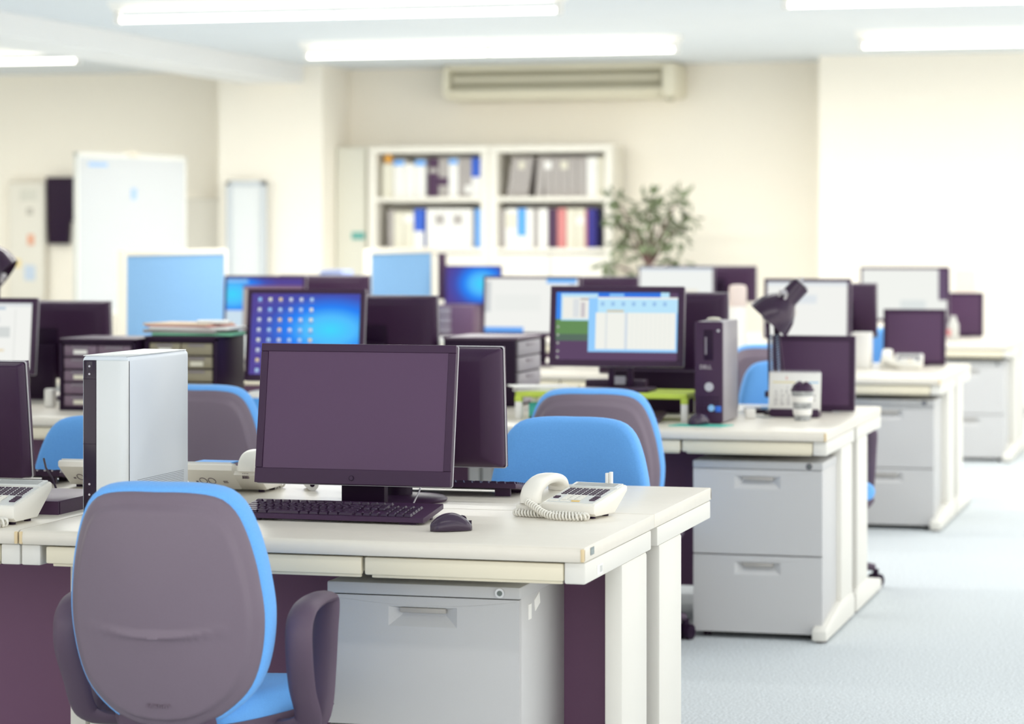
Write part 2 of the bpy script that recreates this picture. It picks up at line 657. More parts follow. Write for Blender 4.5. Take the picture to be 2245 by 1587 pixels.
def make_chair(label, loc, rz):
    t = thing('office_chair', label, 'chair', loc, rz, 'blue office chairs')
    # rear shell
    g = G()
    rings = [ring(.985, .014), ring(1.0, .008), ring(1.0, -.001), ring(.985, -.007), ring(.955, -.0125), ring(.925, -.0155), ring(.908, -.019), ring(.890, -.0285), ring(.868, -.0315)]
    N = 54
    for i in range(1, N):
        k = .865 * (1 - i / N)
        y = -.0315 - .012 * (1 - (k / .865) ** 2)
        rings.append(ring(k, y, shell_disp))
    g.loft(rings)
    sh = g.build('backrest_shell', SHELL, t, 60)
    # cushion
    g = G()
    prof = [(.95, .004), (1.0, .000), (1.025, .004), (1.040, .016), (1.044, .032), (1.038, .048), (1.015, .062), (.96, .071), (.85, .077), (.6, .080), (.3, .080), (.05, .080)]
    g.loft([ring(k, y) for k, y in prof])
    g.build('backrest_cushion', FABRIC, t, 60)

    # seat
    def seat_ring(k, z, n=56):
        r = []
        for i in range(n):
            a = 2 * PI * i / n
            ca, sa = math.cos(a), math.sin(a)
            e = 2 / 3.4
            x = math.copysign(abs(ca) ** e, ca) * .215 * k
            y = math.copysign(abs(sa) ** e, sa) * .23 * k + .02
            r.append((x * (1 + .34 * (y / .25 - .3)), y, z - .048 + (.008 * (x / .23) ** 2) - (.02 * max(0, (y - .12) / .13) ** 2)))
        return r
    g = G()
    g.loft([seat_ring(.96, .405), seat_ring(1.0, .412), seat_ring(1.02, .430), seat_ring(1.0, .448), seat_ring(.94, .459), seat_ring(.8, .464), seat_ring(.4, .462), seat_ring(.04, .460)])
    g.build('seat_cushion', FABRIC, t, 60)
    g = G()
    g.loft([seat_ring(.5, .350), seat_ring(.8, .358), seat_ring(.97, .378), seat_ring(1.015, .398), seat_ring(1.0, .410), seat_ring(.9, .412)])
    g.build('seat_shell', CHAIRB, t, 60)
    # back support
    g = G()
    g.tube([(0, 0, .300), (0, -.14, .300), (0, -.19, .31), (0, -.215, .345), (0, -.228, .40)], [.06, .09, .10, .11, .10], 20, up=(1, 0, 0), ry=[.016, .018, .018, .012, .006])
    g.build('back_support', CHAIRB, t)
    for sx in (-1, 1):
        g = G()
        X = .246 * sx
        p = [(X * .72, .03, .342), (X * .93, .02, .348), (X, .0, .37), (X * 1.0, -.04, .43), (X * 1.02, -.075, .50), (X * 1.02, -.078, .56), (X * 1.02, -.045, .592), (X * 1.02, .02, .603), (X * 1.02, .08, .603), (X * 1.02, .14, .598), (X * 1.02, .165, .575), (X * 1.01, .15, .53), (X, .11, .45), (X, .08, .38), (X * .95, .07, .35), (X * .74, .06, .342)]
        p = [(a, (b - .065) if b < .1 else .035 + (b - .1) * .15, c) for a, b, c in p]
        P = [Vector(q) for q in p]
        dn = []
        for i in range(len(P) - 1):
            p0, p1, p2, p3 = P[max(0, i - 1)], P[i], P[i + 1], P[min(len(P) - 1, i + 2)]
            for k in range(5):
                u = k / 5
                dn.append(.5 * ((2 * p1) + (p2 - p0) * u + (2 * p0 - 5 * p1 + 4 * p2 - p3) * u * u + (3 * p1 - p0 - 3 * p2 + p3) * u ** 3))
        dn.append(P[-1])
        g.tube(dn, .029, 12, up=(1, 0, 0), ry=.0125)
        g.build('armrest', CHAIRB, t, 60)
    G().cyl((0, 0, .09), (0, 0, .24), .027).cyl((0, 0, .24), (0, 0, .35), .016).box(-.07, .07, -.09, .09, .335, .362, .008).build('gas_column', BLACK2, t)
    base = G()
    base.lathe([(.045, .075), (.05, .085), (.05, .12), (.035, .13)], 24)
    for k in range(5):
        a = PI / 2 + 2 * PI * k / 5 + .3
        c, s_ = math.cos(a), math.sin(a)
        base.tube([(c * .03, s_ * .03, .105), (c * .15, s_ * .15, .098), (c * .28, s_ * .28, .075)], [.026, .022, .014], 10, up=(0, 0, 1), ry=[.024, .022, .018])
    base.build('star_base', CHAIRB, t, 60)
    for k in range(5):
        a = PI / 2 + 2 * PI * k / 5 + .3
        c, s_ = math.cos(a) * .285, math.sin(a) * .285
        g = G().M and G()
        for off in (-.014, .014):
            dx, dy = -math.sin(a + .6) * off, math.cos(a + .6) * off
            w = Vector((-math.sin(a + .6), math.cos(a + .6), 0)) * .008
            g.cyl(Vector((c + dx, s_ + dy, .026)) - w, Vector((c + dx, s_ + dy, .026)) + w, .026, n=18)
        g.cyl((c, s_, .03), (c, s_, .07), .012, n=12)
        g.build('caster', BLACK2, t)
    return t


ch0 = make_chair('blue office chair with grey back shell, nearest camera, bottom left', (-2.102, 5.27, 0), math.radians(2))
CH_REST = [
    ('blue chair facing camera behind the front white telephone', (-1.772, 6.86, 0), PI + math.radians(-3)),
    ('blue chair back partly hidden by the white computer tower, facing camera', (-3.185, 6.98, 0), PI),
    ('grey-backed chair with blue rim directly behind another blue chair', (-2.045, 8.66, 0), math.radians(4)),
    ('grey-backed chair peeking out right of the white computer tower', (-3.335, 8.52, 0), math.radians(4)),
    ('blue chair half hidden behind black computer tower and dark square screen', (-1.63, 10.22, 0), PI + math.radians(25)),
    ('small grey-backed chair behind the desk lamp, blue rim above', (-2.06, 12.2, 0), 0),
    ('farthest blue chair, between white box and dark square screen', (-1.80, 13.9, 0), PI),
]
for lab, loc, rz in CH_REST:
    c_ = dup(ch0, lab, loc, rz)
    if 'partly hidden by the white' in lab:
        c_.scale = (1, 1, .965)
    if 'directly behind' in lab or 'telephone' in lab:
        c_.scale = (1.07, 1, 1)
    if 'directly behind' in lab:
        for a_ in kids(c_):
            if a_.name.startswith('armrest'):
                bpy.data.objects.remove(a_)
# the maker's word pressed into the nearest shell
sh0 = [c for c in kids(ch0) if c.name.startswith('backrest_shell')][0]
p = Vector(back_pt(0, .055, -.0395))
MT = T(p) @ RX(PI / 2 - RECL * .9 - math.radians(6))
lettering('lettering', 'KOKUYO', .012, mat('shell_letter', (112, 96, 112), .4, .4), sh0, MT, .0008)


# ------------------------------------------------------------------ monitors
def scr(g_rects, w, h, z0, y):
    """flat picture of a screen: list of (x0,y0,x1,y1,rgb) in 0..1 with the origin top left"""
    g = G()
    cols = []
    for i, (x0, y0, x1, y1, c) in enumerate(g_rects):
        if c not in cols:
            cols.append(c)
        g.mi = cols.index(c)
        yy = y - .00006 * i
        X0, X1 = -w / 2 + x0 * w, -w / 2 + x1 * w
        Z0, Z1 = z0 + h - y1 * h, z0 + h - y0 * h
        g.quad((X0, yy, Z0), (X1, yy, Z0), (X1, yy, Z1), (X0, yy, Z1))
    return g, [glow(c) if isinstance(c, tuple) else c for c in cols]


def wallpaper(name, cx, cz, sx, sz):
    m = bpy.data.materials.new(name)
    m.use_nodes = True
    nt = m.node_tree
    nt.nodes.remove(nt.nodes['Principled BSDF'])
    tc = nt.nodes.new('ShaderNodeTexCoord')
    mp = nt.nodes.new('ShaderNodeMapping')
    mp.inputs['Location'].default_value = (-cx / sx, 0, -cz / sz)
    mp.inputs['Scale'].default_value = (1 / sx, 0, 1 / sz)
    gr = nt.nodes.new('ShaderNodeTexGradient')
    gr.gradient_type = 'SPHERICAL'
    rp = nt.nodes.new('ShaderNodeValToRGB')
    e = rp.color_ramp.elements
    e[0].position, e[0].color = 0, (*lin((88, 74, 152)), 1)
    e[1].position, e[1].color = 1, (*lin((70, 216, 252)), 1)
    for p_, c in ((.25, (72, 84, 178)), (.5, (44, 130, 246)), (.72, (84, 190, 255))):
        n = e.new(p_)
        n.color = (*lin(c), 1)
    em = nt.nodes.new('ShaderNodeEmission')
    em.inputs['Strength'].default_value = 1 / 2 ** EXPO
    nt.links.new(tc.outputs['Object'], mp.inputs['Vector'])
    nt.links.new(mp.outputs['Vector'], gr.inputs['Vector'])
    nt.links.new(gr.outputs['Fac'], rp.inputs['Fac'])
    nt.links.new(rp.outputs['Color'], em.inputs['Color'])
    nt.links.new(em.outputs[0], nt.nodes['Material Output'].inputs[0])
    return m


def make_monitor(label, loc, rz, w, h, zb, tilt=0.0, rects=None, chin=.03, bez=.016, stand='block', button=False, edge=True, back='bulge', roll=0.0, group='desktop monitors', sides=None):
    t = thing('monitor', label, 'monitor', loc, rz, group)
    MT = T((0, 0, zb)) @ RX(-tilt)
    g = G()
    g.M = MT
    g.prism(rrect(-w / 2, w / 2, 0, h, .006), -.014, 0, 'y', .002)
    # 'y' prism runs towards -y; move so that the front is y=-0.014..0
    body = g.build('front_frame', BLACK, t)
    g = G()
    g.M = MT
    r0 = rrect(-w / 2 + .002, w / 2 - .002, .002, h - .002, .008, 6)
    sec = [(0, 1.0), (.008, 1.0), (.020, .975), (.032, .90), (.040, .80)] if back == 'bulge' else [(0, 1.0), (.012, 1.0), (.016, .99), (.034, .98), (.038, .965)]
    cz = h / 2
    rings = [[(x * k, .014 + y, cz + (z - cz) * k) for x, z in r0] for y, k in sec]
    g.loft([r[::-1] for r in rings])
    hz = g.build('rear_housing', BLACK, t, 75)
    if edge:
        g = G()
        g.M = MT
        o = rrect(-w / 2 - .0012, w / 2 + .0012, -.0012, h + .0012, .007, 6)
        i_ = rrect(-w / 2 + .001, w / 2 - .001, .001, h - .001, .006, 6)
        g.loft([[(x, .0135, z) for x, z in o], [(x, .018, z) for x, z in o], [(x, .018, z) for x, z in i_], [(x, .0135, z) for x, z in i_]], closed=True)
        g.build('edge_strip', SILVER, t)
    sw, sh = w - 2 * bez, h - bez - chin
    if rects is None:
        g = G()
        g.M = MT
        g.quad((-sw / 2, -.0005, chin), (sw / 2, -.0005, chin), (sw / 2, -.0005, chin + sh), (-sw / 2, -.0005, chin + sh))
        g.build('screen', SCROFF, t)
    else:
        g, ms = scr(rects, sw, sh, chin, -.0006)
        g.V = [tuple(MT @ Vector(v)) for v in g.V]
        g.build('screen', ms, t, smooth=False)
    g = G()
    g.M = MT
    lip = .0022
    for x0, x1, z0, z1 in ((-w / 2, w / 2, 0, chin), (-w / 2, w / 2, h - bez, h), (-w / 2, -w / 2 + bez, chin, h - bez), (w / 2 - bez, w / 2, chin, h - bez)):
        g.box(x0 + .0006, x1 - .0006, -lip - .0006, .001, z0 + .0004, z1 - .0004, .0008, 1)
    g.build('bezel', BLACK, t)
    if button:
        g = G()
        g.M = MT
        g.cyl((0, -.002, chin * .42), (0, -.0045, chin * .42), .0065, n=20)
        g.mi = 1
        g.cyl((0, -.0045, chin * .42), (0, -.0051, chin * .42), .0045, n=20)
        g.build('power_button', [BLACK2, BLACK], t)
    # vent slot and hinge block at the rear
    g = G()
    g.M = MT
    for sx in (-1, 1):
        g.box(sx * w * .18, sx * w * .42, .026, .036, h - .020, h - .0135, .001, 1)
    g.build('vent', BLACK2, t)
    g = G()
    g.M = MT
    g.box(-.055, .055, .045, .062, h * .32, h * .66, .006)
    g.build('hinge_block', BLACK2, t)
    if back == 'slab':
        g = G()
        g.M = MT
        g.box(-w / 2 + .040, -w / 2 + .054, .034, .0395, .035, h * .80, .002)
        g.build('rear_groove', BLACK2, t)
    zc = zb + h * .45
    yk = .075 + math.sin(tilt) * h * .4
    if stand == 'block':
        G().box(-.055, .055, yk - .012, yk + .02, .008, zc, .006).build('neck', BLACK2, t)
        G().prism(rrect(-.12, .12, -.07, .10, .02), 0, .012, 'z', .003).build('base', BLACK, t)
    elif stand == 'round':
        G().cyl((0, yk, .01), (0, yk, zc), .034, n=24).build('neck', BLACK2, t)
        G().lathe([(.115, 0), (.118, .006), (.11, .012), (.04, .018)], 36, (0, yk - .01, 0)).build('base', BLACK, t)
    elif stand == 'frame':
        g = G()
        g.box(-.045, -.025, yk - .01, yk + .015, .008, zc, .004)
        g.box(.025, .045, yk - .01, yk + .015, .008, zc, .004)
        g.box(-.045, .045, yk - .008, yk + .012, zc - .06, zc, .004)
        g.build('neck', BLACK, t)
        G().prism(rrect(-.13, .13, -.06, .11, .02), 0, .012, 'z', .003).build('base', BLACK, t)
        G().box(-.02, .02, yk - .014, yk - .011, .02, .05).build('badge', SILVER, t)
    elif stand == 'low':
        G().prism(rrect(-.07, .07, -.005, .055, .01), 0, max(zb, .004) + .003, 'z', .001).build('base', BLACK, t)
    return t


DZ = .70
W8 = (243, 244, 240)
make_monitor('large switched-off monitor on the front desk, facing camera', (-2.033, 6.02, DZ), 0, .487, .333, .066, math.radians(9), chin=.036, bez=.019, button=True)
make_monitor('black monitor seen from behind, just right of the switched-off front monitor', (-2.010, 6.40, DZ), PI, .512, .300, .083, math.radians(5), stand='round')
make_monitor('black monitor seen from behind at the left edge of the front desks', (-3.262, 6.345, DZ), PI, .53, .302, .035, math.radians(8), stand='block', back='slab')

SHEET = [(0, 0, 1, 1, (96, 74, 104)), (0, 0, 1, .42, (66, 140, 240)), (.0, .4, .3, .64, (104, 144, 92)), (.0, .62, .3, .72, (92, 112, 100)),
         (.04, .02, .345, .42, (186, 226, 248)), (.055, .07, .33, .395, (240, 240, 232)), (.14, .1, .19, .37, (222, 226, 228)), (.20, .09, .29, .115, (176, 168, 170)), (.205, .15, .24, .37, (206, 200, 204)),
         (.35, .0, .93, .08, (58, 120, 226)), (.44, .02, .56, .06, (140, 200, 252)), (.86, .0, .93, .1, (186, 230, 252)), (.93, .0, 1, .1, (96, 76, 104)),
         (.27, .08, 1, .88, (150, 206, 254)), (.345, .07, 1, .30, (188, 230, 252)), (.345, .07, 1, .10, (238, 240, 236)),
         (.33, .30, .985, .84, (242, 243, 236)), (.42, .26, .56, .29, (216, 200, 166)), (.41, .3, .425, .84, (222, 228, 230)), (.57, .3, .592, .84, (212, 222, 232))]
for k in range(9):
    SHEET.append((.63 + k * .038, .3, .633 + k * .038, .84, (226, 232, 228)))
for k in range(7):
    SHEET.append((.37 + k * .085, .14, .40 + k * .085, .2, (156, 196, 236)))
for k, yy in enumerate((.5, .62, .74, .86, .95)):
    SHEET.append((.012, yy, .03, yy + .03, (176, 182, 172)))
make_monitor('lit monitor showing a white spreadsheet on blue windows, above lime shelf', (-2.155, 9.30, DZ + .098), 0, .487, .285, .088, math.radians(6), SHEET, chin=.022, bez=.022, stand='frame')

wpA = wallpaper('blue_glow_wallpaper', .10, .30, .34, .17)
ICON = [(0, 0, 1, 1, wpA)]
for r in range(8):
    for c in range(6 if r < 6 else 2):
        x, y = .06 + c * .096, .05 + r * .125
        col = random.choice([(206, 214, 226), (222, 226, 214), (150, 196, 246), (224, 206, 170), (176, 206, 236)])
        ICON.append((x, y, x + .032, y + .042, col))
        ICON.append((x - .008, y + .054, x + .04, y + .064, (130, 130, 190)))
make_monitor('lit monitor with blue glowing wallpaper and rows of icons', (-3.372, 9.42, DZ), 0, .462, .345, .108, math.radians(7), ICON, chin=.024, bez=.018)
make_monitor('black monitor back right of the blue wallpaper monitor', (-3.242, 9.93, DZ), PI, .50, .33, .09, math.radians(4))
DOC = [(0, 0, 1, 1, W8), (0, 0, 1, .05, (222, 226, 228)), (.55, .06, .75, .1, (190, 206, 220)), (.5, .36, .8, .52, (214, 218, 216)), (.84, .1, .85, 1, (226, 228, 224)), (.6, .7, .75, .73, (232, 216, 180)), (.2, .2, .7, .3, (226, 230, 230))]
make_monitor('lit monitor with white document page at the left edge', (-4.635, 9.30, DZ), 0, .47, .29, .125, math.radians(6), DOC, chin=.02, bez=.02)
make_monitor('wide black monitor back right of the left white document screen', (-4.585, 9.86, DZ), PI, .53, .31, .082, math.radians(4))
make_monitor('black monitor back rising behind the black computer tower', (-2.115, 9.95, DZ), PI, .50, .31, .127, math.radians(3))


def make_square(label, loc):
    return make_monitor(label, loc, 0, .308, .276, .004, math.radians(4), chin=.02, bez=.02, stand='low', group='small square dark screens')


sq0 = make_square('dark square screen behind the desk calendar and coffee cup', (-1.540, 9.87, DZ))
dup(sq0, 'dark square screen behind the third row white telephone', (-1.588, 13.42, DZ), 0)
dup(sq0, 'blurred dark square screen on farthest row beside right wall', (-1.755, 17.2, DZ), 0)

PAGE = [(0, 0, 1, 1, W8), (0, 0, 1, .07, (226, 232, 236)), (.1, .24, .62, .40, (226, 232, 236)), (.3, .52, .36, .62, (240, 226, 206)), (.12, .48, .24, .5, (228, 230, 228))]
make_monitor('lit monitor with blank white page behind the desk lamp', (-2.035, 12.85, DZ), 0, .42, .29, .15, math.radians(5), PAGE, chin=.014, bez=.016)
make_monitor('narrow dark monitor back right of the white page screen', (-1.935, 13.4, DZ), PI, .34, .27, .14, math.radians(3), back='slab')
PAGE2 = [(0, 0, 1, 1, W8), (.0, .05, .06, .62, (206, 210, 212)), (.66, .0, .98, .09, (128, 190, 252)), (.1, .3, .6, .6, (238, 240, 236)), (0, .9, .42, 1, (108, 172, 248)), (.9, .12, .97, .22, (150, 150, 160))]
make_monitor('lit white document monitor left of the spreadsheet monitor', (-3.42, 12.9, DZ), 0, .50, .30, .145, math.radians(5), PAGE2, chin=.02, bez=.012)
make_monitor('dark monitor back between two white screens, above the spreadsheet monitor', (-3.205, 13.3, DZ), PI, .50, .30, .137, math.radians(2))
wpB = wallpaper('blue_streak_wallpaper', -.17, .345, .26, .17)
WIN2 = [(0, 0, 1, 1, wpB), (0, .02, .28, .08, (140, 196, 246)), (.22, .14, 1, 1, (176, 166, 160)), (.22, .14, 1, .2, (132, 100, 128)), (.0, .62, .22, 1, (206, 226, 240))]
make_monitor('lit blue desktop monitor half hidden behind the icon wallpaper monitor', (-4.83, 12.9, DZ), 0, .44, .30, .142, math.radians(5), WIN2, chin=.02, bez=.014)
make_monitor('dark monitor back right of the half hidden blue desktop screen', (-4.63, 13.3, DZ), PI, .50, .30, .14, math.radians(2))

PAGE3 = [(0, 0, 1, 1, (242, 245, 242)), (.1, .5, .5, .9, (226, 236, 236)), (.6, .5, .8, .85, (240, 236, 222)), (0, 0, 1, .05, (214, 226, 238))]
make_monitor('blurred white screen in front of the potted plant', (-3.475, 16.7, DZ), 0, .49, .30, .147, 0, PAGE3, chin=.02, bez=.01)
make_monitor('blurred dark monitor back right of the plant screen', (-3.26, 17.0, DZ), PI, .50, .23, .217, 0)
PAGE4 = [(0, 0, 1, 1, (243, 245, 240)), (.45, .62, .75, .8, (226, 232, 230)), (.9, 0, 1, .62, (108, 90, 116))]
make_monitor('large blurred white screen on farthest row, beside right wall', (-2.035, 16.7, DZ), 0, .55, .34, .107, 0, PAGE4, chin=.02, bez=.014)
wpC = wallpaper('blue_beam_wallpaper', .06, .33, .24, .20)
make_monitor('blurred glowing blue screen below the left bookcase', (-4.815, 16.7, DZ), 0, .385, .25, .197, 0, [(0, 0, 1, 1, wpC)], chin=.008, bez=.008)


# ------------------------------------------------------------------ keyboards and mice
def make_keyboard(label, loc, rz):
    t = thing('keyboard', label, 'keyboard', loc, rz, 'black keyboards')
    w, d = .460, .155
    sl = math.atan((.033 - .014) / d)
    g = G()
    g.prism([(0, .006), (.004, .016), (d, .034), (d, .022), (.012, .003)], -w / 2, w / 2, 'x', .002)
    for x in (-.19, .19):
        g.box(x - .02, x + .02, d - .03, d - .02, 0, .026)
        g.box(x - .02, x + .02, .012, .03, 0, .006)
    g.build('body', BLACK, t)
    g = G()
    g.M = T((0, .006, .0165)) @ RX(sl)
    u = .0187

    def key(x, y, kw, kh=.0165):
        V = []
        for z, i in ((0, 0), (.0055, .0022)):
            V += [(x + i, y + i * .6, z), (x + kw - i, y + i * .6, z), (x + kw - i, y + kh - i * 1.4, z), (x + i, y + kh - i * 1.4, z)]
        g.add(V, [(4, 5, 6, 7), (0, 1, 5, 4), (1, 2, 6, 5), (2, 3, 7, 6), (3, 0, 4, 7)])
    rows = [[1.25, 1.25, 1.25, 4.2, 1.25, 1.25, 1.25, 1.3, 1.9], [2.2] + [1] * 11 + [1.75], [1.75] + [1] * 11 + [2.2], [1.5] + [1] * 12 + [1.45], [1] * 13 + [1.95]]
    for r, ks in enumerate(rows):
        x = -w / 2 + .010
        sc_ = 14.95 / sum(ks)
        for kk in ks:
            key(x, .006 + r * u, kk * sc_ * u - .0022)
            x += kk * sc_ * u
    for k in range(13):
        key(-w / 2 + .010 + k * 1.15 * u + (k > 0) * .004, .012 + 5 * u + .006, u - .0022, .013)
    x1 = -w / 2 + .010 + 15.2 * u
    for r in (3, 4):
        for k in range(3):
            key(x1 + k * u, .006 + r * u, u - .0022)
    for k in range(3):
        key(x1 + k * u, .006, u - .0022)
        key(x1 + k * u, .018 + 5 * u, u - .0022, .013)
    key(x1 + u, .006 + u, u - .0022)
    x2 = x1 + 3.25 * u
    for r in range(5):
        for k in range(4):
            key(x2 + k * u, .006 + r * u, u - .0022)
    g.build('key_field', KEYM, t, smooth=False)
    # pale legends on the keys
    g = G()
    g.M = T((0, .006, .0165)) @ RX(sl)
    rr = random.Random(3)
    for r in range(5):
        for k in range(22):
            if rr.random() < .8:
                xx = -w / 2 + .016 + k * .0195
                yy = .012 + r * u + rr.uniform(-.001, .003)
                g.quad((xx, yy, .0057), (xx + .0035, yy, .0057), (xx + .0035, yy + .0028, .0057), (xx, yy + .0028, .0057))
    g.build('key_legend', mat('key_legend_print', (150, 140, 160), .6, .2), t, smooth=False)
    return t


kb0 = make_keyboard('black keyboard in front of the switched-off front monitor', (-2.018, 5.80, DZ), math.radians(-1))
dup(kb0, 'black keyboard seen from behind below the front monitor back', (-1.985, 6.63, DZ), PI)
dup(kb0, 'black keyboard seen from behind below the left edge monitor', (-3.225, 6.64, DZ), PI)
dup(kb0, 'dark keyboard tucked under the lime green shelf', (-2.185, 9.09, DZ), math.radians(1))


def make_mouse(label, loc, rz):
    t = thing('computer_mouse', label, 'mouse', loc, rz, 'black mice')
    g = G()
    rings = []
    L = .098
    for i in range(17):
        s = i / 16
        y = -L / 2 + L * s
        k = max(.02, (1 - abs(2 * s - 1) ** 3.0) ** .5)
        w = .031 * k * (1 - .10 * math.sin(PI * s))
        hgt = .037 * max(.12, (math.sin(PI * min(1, (s * .92 + .06)))) ** .7)
        ring_ = []
        for q in range(20):
            a = 2 * PI * q / 20
            ca, sa = math.cos(a), math.sin(a)
            z = hgt * max(0, sa) ** .8 + .003 if sa >= 0 else .003 + .003 * sa
            ring_.append((w * math.copysign(abs(ca) ** .8, ca), y, z))
        rings.append(ring_)
    g.loft(rings)
    g.build('shell', mat('mouse_plastic', (58, 42, 64), .22, .5), t, 60)
    G().cyl((-.0035, .026, .0245), (.0035, .026, .0245), .009, n=16).build('scroll_wheel', BLACK2, t)
    G().box(-.0006, .0006, .036, .0475, .008, .0215).build('button_gap', BLACK2, t)
    return t


ms0 = make_mouse('black mouse right of the front keyboard', (-1.697, 5.715, DZ), math.radians(-55))
dup(ms0, 'black mouse on the teal pad before the black computer tower', (-1.806, 9.06, DZ + .003), math.radians(-20))
tag(G().prism([(-.1, -.045), (.085, -.05), (.11, .04), (-.075, .045)], 0, .003, 'z').build('mouse_pad', TEAL), 'teal mouse pad under the far black mouse', 'mouse pad', loc=(-1.80, 9.045, DZ))


# ------------------------------------------------------------------ telephones
def make_phone(label, loc, rz, cord=True):
    t = thing('desk_telephone', label, 'telephone', loc, rz, 'white desk telephones')
    w = .205
    x0, x1 = -w / 2, w / 2
    g = G()
    # keypad side body (wedge) and lower cradle side body
    g.prism([(.012, .006), (0, .013), (0, .031), (.004, .035), (.176, .066), (.182, .063), (.182, .052), (.112, .006)], x0 + .068, x1, 'x', .004)
    g.prism([(.014, .006), (.002, .013), (.002, .024), (.006, .028), (.10, .046), (.165, .050), (.170, .042), (.112, .006)], x0, x0 + .070, 'x', .004)
    g.build('body', PHONE, t, 30)
    for y in (.03, .10):
        for x in (x0 + .02, x1 - .02):
            G().cyl((x, y, 0), (x, y, .009), .008, n=12).build('rubber_foot', BLACK2, t)
    sl = math.atan2(.031, .172)
    MP = T((0, .004, .0356)) @ RX(sl)
    g = G()
    g.M = MP
    a, b = x0 + .076, x1 - .008
    g.box(a, b, .005, .128, -.001, .0006)
    g.build('key_panel', PHONED, t)
    g = G()
    g.M = MP
    g.box(a - .001, b + .002, .134, .172, -.001, .003, .0015)
    g.mi = 1
    g.box(a + .008, b - .008, .139, .166, .002, .0034)
    g.build('display', [PHONED, DISP], t)
    g = G()
    g.M = MP
    for r in range(6):
        for c in range(6):
            for k in range(2):
                x = a + .008 + c * .0178 + k * .0078
                y = .070 + r * .0095
                g.box(x, x + .0058, y, y + .0040, .0005, .0020)
    g.build('key_field', BARK, t, smooth=False)
    g = G()
    g.M = MP
    for r in range(4):
        g.box(b - .019, b - .005, .024 + r * .0095, .030 + r * .0095, .0005, .0028)
    for r in range(2):
        g.box(a + .005, a + .018, .034 + r * .0095, .040 + r * .0095, .0005, .0028)
    g.build('function_button', BARK, t, smooth=False)
    g = G()
    g.M = MP
    for r in range(4):
        for c in range(3):
            x = a + .030 + c * .018
            g.box(x, x + .0145, .024 + r * .0105, .0315 + r * .0105, .0005, .0026, .0008, 1)
    for c in range(2):
        g.box(a + .006 + c * .028, a + .028 + c * .028, .011, .017, .0005, .0026)
    g.build('number_button', PHONE, t, smooth=False)
    g = G()
    g.M = MP
    g.box(a + .062, a + .082, .011, .017, .0005, .0026)
    g.build('hold_button', YELLOW, t)
    # handset
    hx = x0 + .034
    pts = [(.014, .030), (.015, .044), (.022, .058), (.042, .070), (.072, .079), (.105, .081), (.134, .078), (.154, .069), (.161, .058), (.162, .050)]
    thick = [.020, .019, .0155, .013, .012, .012, .0125, .0145, .017, .018]
    P = [Vector((hx, y, z)) for y, z in pts]
    dn, th = [], []
    for i in range(len(P) - 1):
        p0, p1, p2, p3 = P[max(0, i - 1)], P[i], P[i + 1], P[min(len(P) - 1, i + 2)]
        for k in range(5):
            u = k / 5
            dn.append(.5 * ((2 * p1) + (p2 - p0) * u + (2 * p0 - 5 * p1 + 4 * p2 - p3) * u * u + (3 * p1 - p0 - 3 * p2 + p3) * u ** 3))
            th.append(thick[i] + (thick[i + 1] - thick[i]) * u)
    dn.append(P[-1])
    th.append(thick[-1])
    rings = []
    for i, p in enumerate(dn):
        tg = (dn[min(i + 1, len(dn) - 1)] - dn[max(i - 1, 0)]).normalized()
        u = Vector((1, 0, 0))
        v = tg.cross(u)
        r = []
        for q in range(20):
            a_ = 2 * PI * q / 20
            e = 2 / 3.2
            ca, sa = math.cos(a_), math.sin(a_)
            r.append(tuple(p + u * math.copysign(abs(ca) ** e, ca) * .0245 + v * math.copysign(abs(sa) ** e, sa) * th[i]))
        rings.append(r)
    g = G().loft(rings)
    g.build('handset', PHONE, t, 60)
    # rear markings on the sloping back face
    MRr = Matrix(((1, 0, 0, 0), (0, -math.sin(.97), 0, .112), (0, 0, 1, 0), (0, 0, 0, 1)))
    bx, by = .070, .046
    ang = math.atan2(by, bx)
    # local frame on the back face: u across, v up the slope, n outward
    n_ = Vector((0, math.sin(ang), -math.cos(ang)))
    v_ = Vector((0, math.cos(ang), math.sin(ang)))
    MB = Matrix(((1, 0, 0, 0), (0, v_.y, n_.y, .112), (0, v_.z, n_.z, .006), (0, 0, 0, 1)))
    g = G()
    g.M = MB
    for x in (x1 - .045, x1 - .068):
        g.tube([(x + .0095 * math.cos(q * PI / 10), .036 + .0125 * math.sin(q * PI / 10), .0003) for q in range(20)], .0010, 6, closed=True)
    g.box(x1 - .024, x1 - .030, .028, .034, -.001, .0006)
    g.box(x1 - .098, x1 - .11, .034, .037, -.001, .0006)
    g.box(x1 - .098, x1 - .11, .028, .031, -.001, .0006)
    g.build('socket_marking', mat('socket_dark', (120, 106, 112), .5, .3), t)
    g = G()
    for k in range(4):
        g.box(x0 + .03 + k * .0045, x0 + .0318 + k * .0045, .160, .1685, .034, .046)
    g.build('speaker_vent', MATS['socket_dark'], t)
    if cord:
        path = [(hx, -.004, .036), (hx + .008, -.012, .033), (hx + .03, -.024, .026), (hx + .055, -.036, .016), (hx + .085, -.045, .0095), (hx + .12, -.046, .0092), (hx + .150, -.040, .0092), (hx + .162, -.026, .0092), (hx + .150, -.013, .0092), (hx + .115, -.012, .0092), (hx + .07, -.014, .0092), (hx + .02, -.016, .0092), (hx - .02, -.013, .0092), (hx - .026, -.004, .0092), (hx - .01, .004, .0092)]
        P = [Vector(p_) for p_ in path]
        dn = []
        for i in range(len(P) - 1):
            p0, p1, p2, p3 = P[max(0, i - 1)], P[i], P[i + 1], P[min(len(P) - 1, i + 2)]
            for k in range(24):
                u = k / 24
                dn.append(.5 * ((2 * p1) + (p2 - p0) * u + (2 * p0 - 5 * p1 + 4 * p2 - p3) * u * u + (3 * p1 - p0 - 3 * p2 + p3) * u ** 3))
        hel, s, nextp = [], 0.0, None
        up = Vector((0, 0, 1))
